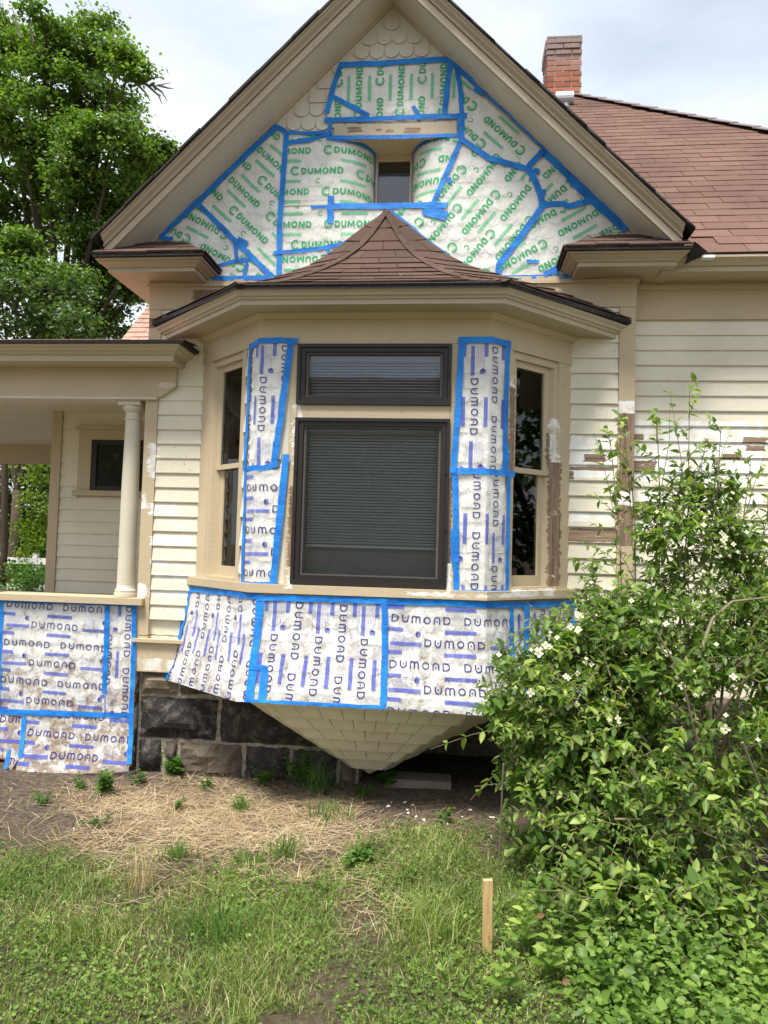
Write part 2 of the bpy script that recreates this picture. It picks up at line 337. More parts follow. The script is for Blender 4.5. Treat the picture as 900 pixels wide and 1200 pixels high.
# ------------------------------------------------------------------ surfaces the sheets and shingles follow
class PlaneS:                 # vertical wall facing -y: u = x, v = z
    def __init__(s, y=0.0, bulge=None): s.y = y; s.bulge = bulge
    def P(s, u, v, o=0.0):
        return Vector((u, s.y - o - (s.bulge(u, v) if s.bulge else 0), v))
B_, C_, P_ = 1.397, 0.777, 0.58
class OctS:                   # the bay: u = run along left side, front, right side; v = z
    pts = [Vector((-B_, 0)), Vector((-C_, -P_)), Vector((C_, -P_)), Vector((B_, 0))]
    def __init__(s, prof=lambda z: 0.0): s.prof = prof
    def corner(s, k, o):
        if k == 0: return Vector((-B_ + o/s.nr[0].x, 0))
        if k == 3: return Vector((B_ + o/s.nr[2].x, 0))
        a, b = s.nr[k-1], s.nr[k]; m = (a+b).normalized(); return s.pts[k] + m*(o/m.dot(a))
    def P(s, u, v, o=0.0):
        oo = o + s.prof(v); k = 0
        while k < 2 and u > s.L[k]: u -= s.L[k]; k += 1
        a, b = s.corner(k, oo), s.corner(k+1, oo); f = u/s.L[k]
        p = a + (b-a)*f; return Vector((p.x, p.y, v))
OctS.L = [(OctS.pts[i+1]-OctS.pts[i]).length for i in range(3)]
OctS.nr = []
for i in range(3):
    d = (OctS.pts[i+1]-OctS.pts[i]).normalized(); OctS.nr.append(Vector((d.y, -d.x)))
L1, L2, L3 = OctS.L; LT = L1+L2+L3
UC1, UC2 = L1, L1+L2
def ux(x): return L1 + x + C_          # front-face x -> u
def frame(S, u, v, e=.004):
    p = S.P(u, v); a = (S.P(u+e, v)-S.P(u-e, v)).normalized(); b = (S.P(u, v+e)-S.P(u, v-e)).normalized()
    n = a.cross(b).normalized(); b = n.cross(a); return p, a, b, n
def uv_of(S, px, py, g):
    u, v = g
    for _ in range(14):
        q = proj(S.P(u, v)); r = np.array([px, py]) - q
        if abs(r).max() < .01: break
        e = 1e-4; du = (proj(S.P(u+e, v))-q)/e; dv = (proj(S.P(u, v+e))-q)/e
        st = np.linalg.solve(np.array([du, dv]).T, r); st = np.clip(st, -.4, .4); u += st[0]; v += st[1]
    return (float(u), float(v))

# ------------------------------------------------------------------ the house
house = thing('house', 'cream and tan clapboard house with gable, bay window, corner porch and brown shingle roof', 'house')
def obox(mb, S, u0, u1, z0, z1, o0, o1, m=0):
    cuts = [u0] + [c for c in (UC1, UC2) if u0 + 1e-6 < c < u1 - 1e-6] + [u1]
    for a, b in zip(cuts[:-1], cuts[1:]):
        e = 1e-7; a2 = a+e if a in (UC1, UC2) else a
        mb.hexa([S.P(a2, z0, o1), S.P(b, z0, o1), S.P(b, z0, o0), S.P(a2, z0, o0), S.P(a2, z1, o1), S.P(b, z1, o1), S.P(b, z1, o0), S.P(a2, z1, o0)], m)
EXP = .114
_board_cache = {}
def board_mesh(w, mat):
    k = (round(w, 4), mat.name)
    if k not in _board_cache:
        mb = MB(); h = EXP + .016; x = w/2
        V = [(-x, .012, 0), (x, .012, 0), (x, .012, h), (-x, .012, h), (-x, -.016, 0), (x, -.016, 0), (x, -.018, .006), (-x, -.018, .006), (-x, -.003, h), (x, -.003, h)]
        F = [(0, 3, 2, 1), (0, 1, 5, 4), (4, 5, 6, 7), (7, 6, 9, 8), (8, 9, 2, 3), (1, 2, 9, 6, 5), (0, 4, 7, 8, 3)]
        me = bpy.data.meshes.new('siding_board'); me.from_pydata(V, [], F); me.materials.append(mat); me.update(); _board_cache[k] = me
    return _board_cache[k]
def siding(parent, x0, x1, y, zlines, mat, skip=None):
    for z in zlines:
        spans = [(x0, x1)]
        if skip and z + EXP > skip[2] and z < skip[3] - .02: spans = [(a, b) for a, b in ((x0, skip[0]), (skip[1], x1)) if b - a > .02]
        if x1 - x0 > 1.6 and len(spans) == 1:          # butt joints in the long runs
            j = x0 + (x1-x0)*random.uniform(.3, .8); spans = [(x0, j-.001), (j+.001, x1)]
        for a, b in spans:
            link('siding_board', board_mesh(b-a-.002, mat), parent, Matrix.Translation(((a+b)/2, y + random.uniform(-.0015, .0015), z + random.uniform(-.0015, .0015))) @ Matrix.Rotation(random.uniform(-.0012, .0012), 4, 'Y'))

# --- lower wall of the gable wing, beside the bay
XL, XR, ZS = -1.861, 1.865, 3.3223
zl = [ZS - .114*k for k in range(-2, 20)]
for a, b, c, d in ((XL+.01, -B_+.05, -1.761, -B_), (B_-.05, XR-.01, B_, 1.749)):
    front_wall = MB().box(a, b, .013, .10, .76, 3.60).build('front_wall', M['siding'], house); siding(front_wall, c, d, 0, zl, M['siding'])
MB().box(XL, -1.762, -.024, .09, .99, 3.585).build('corner_board', M['trim'], house)
MB().box(1.750, XR, -.024, .09, .99, 3.585).build('corner_board', M['trim'], house)
MB().box(XL-.004, XR+.004, -.028, .09, 3.587, 3.822).box(XL-.02, XR+.02, -.042, .02, 3.765, 3.79).build('frieze_board', M['trim'], house)
MB().box(XL, -1.35, -.03, .09, .76, .985).build('skirt_board', M['trim'], house)
MB().box(1.35, XR, -.03, .09, .76, .985).build('skirt_board', M['trim'], house)
MB().prism_y([(XL-.01, .986), (-1.40, .986), (-1.40, 1.012), (XL-.01, 1.012)], -.06, .05).build('water_table', M['trim'], house)
MB().prism_y([(1.40, .986), (XR+.01, .986), (XR+.01, 1.012), (1.40, 1.012)], -.06, .05).build('water_table', M['trim'], house)
# --- body of the wing (sides, and an added dark backing behind the bay windows)
MB().box(XL, XL+.08, .092, 4.8, .0, 3.9).box(XR-.08, XR, .092, 4.8, .0, 3.9).build('side_wall', M['siding'], house)
MB().box(-1.7, 1.7, .62, .68, .4, 3.9).box(-1.7, 1.7, .10, .62, 3.62, 3.66).box(-1.7, 1.7, .10, .62, .95, 1.0).build('dark_backing', M['dark_room'], house)  # added partition, ceiling and floor that keep the bay interior dark
# --- gable wall with its alcove
AX0, AX1, AXL, AXR, AZ0, AZ1, AD = -.155, .195, -.44, .48, 4.405, 4.93, .25
g = MB()
g.prism_y([(XL, 3.823), (AXL, 3.823), (AXL, 6-abs(AXL)-.01), (XL, 6-abs(XL)-.01)], .0, .10)
g.prism_y([(AXR, 3.823), (XR, 3.823), (XR, 6-XR-.01), (AXR, 6-AXR-.01)], .0, .10)
g.prism_y([(AXL, 3.823), (AXR, 3.823), (AXR, AZ0), (AXL, AZ0)], .0, .10)
g.prism_y([(AXL, AZ1+.02), (AXR, AZ1+.02), (AXR, 6-AXR-.01), (0, 5.99), (AXL, 6+AXL-.01)], .0, .10)
gable_wall = g.build('gable_wall', M['shingle'], house)
class CurveS:                # curved flank of the alcove; u = run along the curve from the flush edge, v = z
    def __init__(s, xs, xe):
        s.t = []; acc = 0; prev = None
        for k in range(41):
            a = k/40*math.pi/2; x = xs + (xe-xs)*math.sin(a); y = AD*(1-math.cos(a)); p = Vector((x, y))
            if prev is not None: acc += (p-prev).length
            s.t.append((acc, p, Vector((-(1 if xe > xs else -1)*-math.sin(a)*AD, -math.cos(a)*abs(xe-xs))).normalized())); prev = p
        s.xs = xs; s.sg = 1 if xe > xs else -1; s.L = acc
    def P(s, u, v, o=0.0):
        r = (u - s.xs)*s.sg
        if r <= 0: return Vector((u, -o, v))
        r = min(r, s.L-1e-6)
        for k in range(40):
            if s.t[k+1][0] >= r:
                f = (r-s.t[k][0])/(s.t[k+1][0]-s.t[k][0]); p = s.t[k][1].lerp(s.t[k+1][1], f); n = s.t[k][2].lerp(s.t[k+1][2], f).normalized()
                return Vector((p.x + n.x*o, p.y + n.y*o, v))
CSL, CSR = CurveS(AXL, AX0), CurveS(AXR, AX1)
for cs in (CSL, CSR):
    mb = MB(); rings = []
    for k in range(17):
        u = cs.xs + cs.sg*cs.L*k/16
        rings.append([cs.P(u, AZ0), cs.P(u, AZ1+.02), cs.P(u, AZ1+.02, -.03), cs.P(u, AZ0, -.03)])
    mb.sweep(rings).build('alcove_side', M['shingle'], house)
MB().prism_y([(AXL-.01, AZ0-.03), (AXR+.01, AZ0-.03), (AXR+.01, AZ0-.002), (AXL-.01, AZ0-.002)], -.012, AD+.05).build('alcove_sill', M['trim'], house)
MB().box(AXL+.005, AXR-.005, .012, AD+.05, AZ1, AZ1+.018).build('alcove_ceiling', M['trim'], house)
hx0, hx1 = -.428, .52
MB().box(hx0, hx1, -.022, .01, 4.915, 5.035).build('alcove_header', M['rake'], house)
# little window at the back of the alcove
FW = .045
win = MB().box(AX0-.03, AX0+FW, AD-.02, AD+.04, AZ0, AZ1).box(AX1-FW, AX1+.03, AD-.02, AD+.04, AZ0, AZ1).box(AX0+FW, AX1-FW, AD-.02, AD+.04, AZ1-.05, AZ1).box(AX0+FW, AX1-FW, AD-.022, AD+.04, AZ0, AZ0+.03).build('gable_window', M['trim'], house)
MB().box(AX0+.022, AX1-.022, AD+.005, AD+.012, AZ0+.03, AZ1-.05).build('pane', M['glass'], win)
MB().box(AX0+.022, AX1-.022, AD+.03, AD+.036, AZ0+.03, AZ1-.13).build('window_shade', plain('grey_shade', (.16, .165, .185), .7), win)
MB().box(AX0-.1, AX1+.1, AD+.05, AD+.09, AZ0-.1, AZ1+.1).build('dark_backing', M['dark_room'], house)  # added backing that keeps the alcove window dark

# --- shingles on the gable
def shingle_mesh(name, w, h, expo, round_, mat, th=.0065, butt=.0145, top=.002):
    x = w/2 - .0012; pts = []
    if round_:
        for k in range(9):
            a = math.pi + math.pi*k/8; pts.append((x*math.cos(a), .5*w*.92 + .5*w*.92*math.sin(a)))
    else: pts = [(-x, 0), (x, 0)]
    pts += [(x, h), (-x, h)]; n = len(pts)
    yf = lambda z: -(butt + (top-butt)*z/h)
    V = [(a, yf(z), z) for a, z in pts] + [(a, yf(z)+th*.85, z) for a, z in pts]
    F = [tuple(range(n))] + [(i, i+n, (i+1) % n+n, (i+1) % n) for i in range(n-1)]
    me = bpy.data.meshes.new(name); me.from_pydata(V, [], F); me.materials.append(mat); me.update(); return me
def put(me, name, parent, S, u, v, o=0.0, rot=0.0, tilt=0.0):
    p, a, b, n = frame(S, u, v); p = p + n*o
    m = Matrix(((a.x, -n.x, b.x, p.x), (a.y, -n.y, b.y, p.y), (a.z, -n.z, b.z, p.z), (0, 0, 0, 1)))
    return link(name, me, parent, m @ Matrix.Rotation(rot, 4, 'Y') @ Matrix.Rotation(tilt, 4, 'X'))
SHW, SHE = .116, .1115
me_r = shingle_mesh('scallop_shingle', SHW, .155, SHE, True, M['shingle']); me_s = shingle_mesh('square_shingle', SHW*1.1, .155, SHE, False, M['shingle'])
GS = PlaneS(0.0)
def gable_clip(x, z): return z + abs(x)
GW = [(0, .03), (.287, .27), (.5, .40), (.6, .46), (.7, .54), (.79, .66), (.88, .81), (.95, .94), (1, 1)]
GH = [(0, 0), (.15, .05), (.28, .117), (.32, .145), (.5, .275), (.56, .33), (.674, .44), (.742, .525), (.825, .635), (.9, .78), (1, 1)]
def interp(T, s):
    for (a, b), (c, d) in zip(T[:-1], T[1:]):
        if s <= c: return b + (d-b)*(s-a)/(c-a)
    return T[-1][1]
EZ, AZ_ = 3.45, .88
nrow = 0; cnt = 0; z = 5.90
while z > 3.84:
    nrow += 1; rd = (nrow % 7) not in (0, 6); step = SHW if rd else SHW*1.1
    half = 6 - z - .045
    x = -half + (step/2 if nrow % 2 else 0) - step
    x = (math.floor(-half/step) + (.5 if nrow % 2 else 0))*step
    while x < half + step:
        top = 6 - abs(x) - step/2 - .01
        ok = z + .07 < top + .02 and abs(x) < 1.83
        if AXL - .03 < x < AXR + .03 and AZ0 - .13 < z < AZ1 + .02: ok = False
        if abs(x) < 1.79*(1-.3) and z + .08 < EZ + AZ_*interp(GW, 1-abs(x)/1.79) - .02: ok = False     # behind the bay roof
        if abs(x) > 1.32 and z < 3.95: ok = False
        if ok:
            zz = z
            if z + .155 > top: pass
            h = min(.155, max(.06, 6 - abs(x) - step/2 - z))
            o = put(me_r if rd else me_s, 'shingle', gable_wall, GS, x + random.uniform(-.002, .002), z + random.uniform(-.003, .003), 0.0, random.uniform(-.012, .012), random.uniform(-.012, .004))
            if h < .15: o.scale = (1, 1, max(.5, h/.155))
            cnt += 1
        x += step
    z -= SHE
print('gable shingles', cnt)

# --- rakes, soffits and roof of the wing
def rk(sx, x, y, h): return (sx*x, y, 6 - x + h*1.4142)
for sx in (-1, 1):
    xe = 2.10
    def rake(name, prof, mat, x0=0.0, x1=xe, parent=house):
        mb = MB(); mb.sweep([[rk(sx, x0, y, h) for y, h in prof], [rk(sx, x1, y, h) for y, h in prof]]); return mb.build(name, mat, parent)
    rake('rake_soffit', [(-.30, 0), (.02, 0), (.02, .02), (-.30, .02)], M['soffit'])
    rake('rake_bed_moulding', [(-.014, -.016), (.005, -.016), (.005, -.001), (-.034, -.001), (-.026, -.008)], M['rake'])
    rake('rake_board', [(-.301, -.008), (-.301, .038), (-.33, .038), (-.33, -.008)], M['rake'])
    rake('rake_moulding', [(-.301, .0385), (-.318, .0385), (-.318, .046), (-.346, .046), (-.346, .054), (-.336, .058), (-.338, .066), (-.350, .072), (-.368, .076), (-.378, .084), (-.378, .089), (-.394, .091), (-.394, .102), (-.301, .102)], M['rake'])
    mb = MB(); x = 0.0; prof0 = [(-.425, .104), (4.6, .104), (4.6, .122), (-.425, .122)]
    while x < xe + .02:
        ln = random.uniform(.10, .22); dh = random.uniform(-.003, .005); yo = random.uniform(-.012, .012); x1 = min(x+ln, xe+.06)
        pr = [(-.415+yo, .1035), (4.6, .1035), (4.6, .121), (-.415+yo, .119+dh)]
        mb.sweep([[rk(sx, x, y, h) for y, h in pr], [rk(sx, x1, y, h) for y, h in pr]]); x = x1
    mb.build('wing_roof', M['edge'], house)
    # cornice return and side eave
    def lay(out, zz): 
        xi, yo_, xo = 1.70 - out, -out, 1.86 + .72*out
        yb = 4.6 if sx < 0 else .09
        return [(sx*xi, -.029, zz), (sx*xi, min(-.029, yo_), zz), (sx*xo, min(-.029, yo_), zz), (sx*xo, yb, zz)]
    prof = [(.0, 3.812), (.30, 3.785), (.30, 3.815), (.318, 3.816), (.318, 3.822), (.330, 3.828), (.350, 3.836), (.362, 3.842), (.362, 3.848), (.384, 3.850), (.386, 3.860), (.0, 3.861)]
    cols = [lay(o, zz) for o, zz in prof]
    MB().sweep([[c[k] for c in cols] for k in range(4)]).build('cornice_return', M['cornice'], house)
    # small shingled roof of the return
    zb, zt = 3.862, 4.125
    xi, xo = 1.70-.405, 1.86+.72*.40
    edge = MB(); edge.hexa([(sx*xo, -.41, zb), (sx*xi, -.41, zb), (sx*xi, -.02, zb), (sx*xo, -.02, zb), (sx*xo, -.41, zb+.02), (sx*xi, -.41, zb+.02), (sx*xi, -.02, zb+.02), (sx*xo, -.02, zb+.02)])
    rr = edge.build('return_roof', M['edge'], house)
    def slab(name, c, mat, th=.008):      # c: 4 corners lower-left, lower-right, upper-right, upper-left
        c = [Vector(q) for q in c]; n = (c[1]-c[0]).cross(c[3]-c[0]).normalized()
        if n.z < 0: n = -n
        lo = [c[0], c[1], c[2], c[3]]; up = [c[0]+n*th*1.6, c[1]+n*th*1.6, c[2]+n*th, c[3]+n*th]
        return MB().hexa(lo+up).build(name, mat, rr)
    z0 = zb + .021
    xin = xi + .36
    for r in range(3):
        f0, f1 = r/3, (r+1)/3 + .03
        xa, xb = xo, xi + .36*f0; n = 4
        for k in range(n):
            a = xa + (xb-xa)*((k - (.4 if r % 2 else 0))/n) if k else xa; b = xa + (xb-xa)*((k+1-(.4 if r % 2 else 0))/n) if k < n-1 else xb
            b2 = b - .0; bt = b + (.36*(f1-f0) if k == n-1 else 0)
            y0, y1 = -.415 + .395*f0, -.415 + .395*min(1, f1); q0, q1 = z0 + (zt-z0)*f0, z0 + (zt-z0)*min(1, f1)
            dz = random.uniform(0, .006)
            slab('shingle', [(sx*(a-.002), y0, q0+dz), (sx*(b2+.002), y0, q0+dz), (sx*(bt+.002), y1, q1+dz*.3), (sx*(a-.002), y1, q1+dz*.3)], M['roof_bay'])
    for r in range(3):                      # hip end towards the middle of the gable
        f0, f1 = r/3, min(1, (r+1)/3+.03)
        slab('shingle', [(sx*(xi-.008+.36*f0), -.415+.395*f0, z0+(zt-z0)*f0+.003), (sx*(xi-.008+.36*f0), -.02, z0+(zt-z0)*f0+.003), (sx*(xi-.008+.36*f1), -.02, z0+(zt-z0)*f1+.003), (sx*(xi-.008+.36*f1), -.415+.395*f1, z0+(zt-z0)*f1+.003)], M['roof_bay'])

# ------------------------------------------------------------------ bay
O0 = OctS()
apron_prof = lambda z: .022 + .105*max(0, (1.43-z)/.72)**1.7
OA = OctS(apron_prof)
WZ0, WZ1, WX0, WX1 = 1.502, 3.147, -.514, .525
bw = MB()
for a, b, z0, z1 in ((0, .15, .72, 3.36), (.62, ux(WX0), .72, 3.36), (ux(WX1), LT-.62, .72, 3.36), (LT-.15, LT, .72, 3.36),
                     (.15, .62, 3.13, 3.36), (.15, .62, .72, 1.50), (LT-.62, LT-.15, 3.13, 3.36), (LT-.62, LT-.15, .72, 1.50),
                     (ux(WX0), ux(WX1), WZ1, 3.36), (ux(WX0), ux(WX1), .72, WZ0-.005)):
    obox(bw, O0, a, b, z0, z1, -.09, 0)
bay_wall = bw.build('bay_wall', M['trim_bay'], house)
mb = MB(); obox(mb, O0, .0, LT, 3.152, 3.318, .001, .02); mb.build('bay_frieze', M['trim_bay'], house)
mb = MB(); obox(mb, O0, -.02, LT+.02, 1.438, 1.497, .001, .06); obox(mb, O0, -.01, LT+.01, 1.420, 1.437, .001, .035); mb.build('bay_sill', M['trim_bay'], house)
mb = MB(); obox(mb, O0, ux(WX0)+.001, ux(WX1)-.001, 2.640, 2.728, -.05, .014); mb.build('transom_bar', M['trim_bay'], house)
for a, b in ((.004, .148), (.622, .66), (ux(WX0)-.05, ux(WX0)-.002), (ux(WX1)+.002, ux(WX1)+.05), (LT-.66, LT-.622), (LT-.148, LT-.004)):
    mb = MB(); obox(mb, O0, a, b, 1.498, 3.1515, .001, .016); mb.build('casing', M['trim_bay'], house)
def ring(mb, S, u0, u1, z0, z1, w, o0, o1, wb=None, wt=None, m=0):
    wb = wb or w; wt = wt or w
    obox(mb, S, u0, u0+w, z0, z1, o0, o1, m); obox(mb, S, u1-w, u1, z0, z1, o0, o1, m)
    obox(mb, S, u0+w, u1-w, z0, z0+wb, o0, o1, m); obox(mb, S, u0+w, u1-w, z1-wt, z1, o0, o1, m)
def storm(u0, u1, z0, z1, bot):
    f = MB(); ring(f, O0, u0, u1, z0, z1, .022, -.03, .034, bot); win = f.build('front_window', M['storm'], house)
    f = MB(); ring(f, O0, u0+.0225, u1-.0225, z0+bot+.0005, z1-.0225, .03, -.02, .022, .028); f.build('storm_frame', M['storm'], win)
    f = MB(); ring(f, O0, u0+.053, u1-.053, z0+bot+.029, z1-.053, .013, -.03, .006, .008); f.build('glazing_bead', M['storm_in'] if bot < .04 else M['sash_in'], win)
    f = MB(); obox(f, O0, u0+.05, u1-.05, z0+bot+.02, z1-.05, -.020, -.016); f.build('pane', M['glass'], win)
    for zz in (z0+.35*(z1-z0), z0+.68*(z1-z0)) if z1-z0 > 1 else (z0+.5*(z1-z0),):
        for uu in (u0+.02, u1-.02):
            f = MB(); obox(f, O0, uu-.008, uu+.008, zz-.008, zz+.008, .0345, .042); f.build('clip', M['storm'], win)
MB().box(WX0+.03, WX1-.03, -.43, -.42, 1.52, 1.80).build('reflection_panel', plain('grey_reflection_panel', (.30, .29, .285), .7), house)  # added panel; its grey imitates the pane's reflection below the blind
storm(ux(WX0), ux(WX1), WZ0, 2.638, .035); storm(ux(WX0), ux(WX1), 2.730, WZ1, .030)
def side_window(a0, a1):
    lo, hi = 1.50, 3.13
    f = MB(); ring(f, O0, a0, a1, lo, hi, .032, -.07, .006, .02, .03); win = f.build('side_window', M['trim_bay'], house)
    for zz0, zz1, oo in ((2.315, hi-.031, -.022), (lo+.021, 2.352, -.05)):
        f = MB(); ring(f, O0, a0+.033, a1-.033, zz0, zz1, .045, oo-.022, oo, .075 if zz0 < 2 else .036, .045 if zz0 > 2 else .036); f.build('sash', M['trim_bay'], win)
        f = MB(); obox(f, O0, a0+.07, a1-.07, zz0+.03, zz1-.03, oo-.014, oo-.010); f.build('pane', M['glass'], win)
side_window(.15, .62); side_window(LT-.62, LT-.15)
# cornice around the bay
def oct_sweep(prof): return MB().sweep([[Vector((*O0.corner(k, o), z)) for o, z in prof] for k in range(4)])
oct_sweep([(.0, 3.319), (.024, 3.319), (.045, 3.335), (.06, 3.352), (.06, 3.362), (0, 3.362)]).build('bed_moulding', M['trim_bay'], house)
oct_sweep([(-.02, 3.363), (.235, 3.352), (.235, 3.385), (.247, 3.386), (.252, 3.398), (.268, 3.404), (.274, 3.418), (.293, 3.434), (.293, 3.446), (-.02, 3.448)]).build('bay_cornice', M['cornice'], house)
EC = [O0.corner(k, .30) for k in range(4)]; AP = Vector((0, -.03))
def bay_roof_pt(k, s):
    e = EC[k]; q = e + (AP-e)*s
    return Vector((q.x, q.y if k in (1, 2) else -.022, EZ + .012 + AZ_*interp(GH if k in (1, 2) else GW, s)))
mb = MB(); N = 16
for k in range(3):
    rings = []
    for i in range(N+1):
        s = i/N*.995; a, b = bay_roof_pt(k, s), bay_roof_pt(k+1, s); rings.append([a, b, b-Vector((0, 0, .03)), a-Vector((0, 0, .03))])
    mb.sweep(rings)
bay_roof = mb.build('bay_roof', M['edge'], house)
oct_sweep([(.22, 3.4495), (.302, 3.4495), (.308, 3.462), (.302, 3.470), (.22, 3.470)]).build('roof_edge', M['edge'], house)
def tab_facet(fl, fr, rows, tabw, mat, parent, name='shingle', th=.007, jit=.004, ov=.25, outward=None, s0=0.0, s1=1.0, min_w=.03, lob=.006):
    n = 0
    for r in range(rows):
        t0, t1 = s0 + (s1-s0)*r/rows, s0 + (s1-s0)*min(1, (r+1+ov)/rows)
        a0, b0, a1, b1 = fl(t0), fr(t0), fl(t1), fr(t1); wd = (b0-a0).length
        if wd < min_w: continue
        nt = max(1, round(wd/tabw)); off = (.5 if r % 2 else 0) + random.uniform(-.1, .1)
        cuts = [0] + [c for c in (.5 + (k+off)*tabw/wd for k in range(-nt//2-2, nt//2+3)) if .06/max(wd, .1) < c < 1-.06/max(wd, .1)] + [1]
        nr = (b0-a0).cross(a1-a0).normalized()
        if outward is not None and nr.dot(outward) < 0: nr = -nr
        for c0, c1 in zip(cuts[:-1], cuts[1:]):
            g = .0022/wd; e0, e1 = c0 + (g if c0 > 0 else 0), c1 - (g if c1 < 1 else 0)
            lo = nr*(lob + random.uniform(0, jit)); hi = nr*.001
            q = [a0.lerp(b0, e0)+lo, a0.lerp(b0, e1)+lo, a1.lerp(b1, e1)+hi, a1.lerp(b1, e0)+hi]
            if a1 == b1 or (a1-b1).length < 1e-4: q[3] = q[2] + (q[0]-q[1])*.001
            MB().hexa([q[0], q[1], q[2], q[3], q[0]+nr*th, q[1]+nr*th, q[2]+nr*th*.5, q[3]+nr*th*.5]).build(name, mat, parent); n += 1
    return n
for k in range(3):
    out = Vector((0, -.6, 1)) if k == 1 else Vector((-.6 if k == 0 else .6, -.3, 1))
    sgrid = [0]
    tab_facet(lambda s, k=k: bay_roof_pt(k, s)+Vector((0, 0, .002)), lambda s, k=k: bay_roof_pt(k+1, s)+Vector((0, 0, .002)), 13, .27, M['roof_bay'], bay_roof, outward=out, s1=.985, jit=.005, th=.005)
for k in (1, 2):                       # hip caps
    for i in range(15):
        s0, s1 = i/15, min(.995, (i+1.3)/15); a, b = bay_roof_pt(k, s0), bay_roof_pt(k, s1); up = Vector((0, -.3, 1)).normalized()
        w_ = .05*(1-s0*.4); sd = (b-a).cross(up).normalized()*w_
        lo = up*(.017+random.uniform(0, .005)); hi = up*.014; dn = Vector((0, 0, -.014))
        V = [a+lo, a-sd+lo+dn*1.2, b-sd+hi+dn, b+hi, b+sd+hi+dn, a+sd+lo+dn*1.2]; n_ = len(V)
        V2 = V + [v+up*.006 for v in V]
        MB().add(V2, [(0, 1, 2, 3), (0, 3, 4, 5), (6, 9, 8, 7), (6, 11, 10, 9)] + [(i_, (i_+1) % 6, (i_+1) % 6+6, i_+6) for i_ in (1, 2, 3, 4)] + [(0, 6, 7, 1), (5, 11, 6, 0)]).build('hip_cap', M['roof_bay'], bay_roof)
# apron and the inverted roof-like underside
mb = MB(); rings = []
us = [0, L1*.5, L1-1e-6, L1+1e-6, L1+L2/3, L1+2*L2/3, UC2-1e-6, UC2+1e-6, UC2+L3/2, LT]
for u in us:
    zs = [1.418 - .66*i/10 for i in range(11)]
    rings.append([OA.P(u, z_, -.012) for z_ in zs] + [OA.P(u, .76, -.06)])
apron = mb.sweep(rings, False, False).build('bay_apron', M['shingle_bay'], house)
def region_shingles(S, parent, u0, u1, z0, z1, w_, ex, m_r, m_s, pat, cap=300):
    n = 0; z_ = z1 - ex; r = 0
    while z_ > z0 - .01:
        rd = pat(r); u = u0 + w_*(.5 if r % 2 else 1.0)*.999
        while u < u1 - w_*.4:
            if min(abs(u-UC1), abs(u-UC2)) > w_*.42 or S is GS or isinstance(S, PlaneS):
                put(m_r if rd else m_s, 'shingle', parent, S, u + random.uniform(-.002, .002), z_ + random.uniform(-.003, .003), -.010, random.uniform(-.015, .015), random.uniform(-.012, .004)); n += 1
            u += w_
        z_ -= ex; r += 1
    return n
mar = shingle_mesh('bay_scallop', .105, .14, .1, True, M['shingle_bay']); mas = shingle_mesh('bay_square', .105, .14, .1, False, M['shingle_bay'])
for a, b in ((0, UC1), (UC1, UC2), (UC2, LT)):
    print('apron', region_shingles(OA, apron, a, b, .78, 1.415, .105, .098, mar, mas, lambda r: r in (1, 3, 4)))
mcr = shingle_mesh('post_scallop', .088, .135, .1, True, M['shingle']); mcs = shingle_mesh('post_square', .088, .135, .1, False, M['shingle'])
for a, b in ((.662, ux(WX0)-.052), (ux(WX1)+.052, LT-.662)):
    mb = MB(); obox(mb, O0, a, b, 1.50, 3.15, .001, .009); post = mb.build('corner_post', M['shingle'], house)
    for c, d in ((a, UC1 if a < UC1 else UC2), (UC1 if a < UC1 else UC2, b)):
        region_shingles(OctS(lambda z: .018), post, c-.01, d-.02, 1.51, 3.15, .088, .1, mcr, mcs, lambda r: r % 3 == 0)
UA = [Vector((*O0.corner(k, .115), .80)) for k in range(4)]
UA[0].x, UA[3].x = -1.31, 1.31
UApex = Vector((-.01, -.02, .085))
def under_pt(k, s):        # s=0 apex, s=1 top
    a = UA[k]; q = UApex.lerp(a, s); q.z = UApex.z + (a.z-UApex.z)*(s + .10*math.sin(math.pi*s)*0 + .0) ; bow = .0
    return q + Vector((0, -bow if k in (1, 2) else 0, -bow*.4))
mb = MB()
for k in range(3):
    rings = []
    for i in range(9):
        s = i/8; a, b = under_pt(k, s), under_pt(k+1, s); iv = Vector((0, .02, .03)); rings.append([a, b, b+iv, a+iv])
    mb.sweep(rings)
under = mb.build('bay_underside', M['under'], house)
for k in range(3):
    out = (Vector((-.7, -.5, -.6)), Vector((0, -.8, -.6)), Vector((.7, -.5, -.6)))[k]
    tab_facet(lambda s, k=k: under_pt(k, s), lambda s, k=k: under_pt(k+1, s), 8, .14, M['under'], under, outward=out, th=.008, jit=.004, ov=.12, min_w=.02, lob=.023)
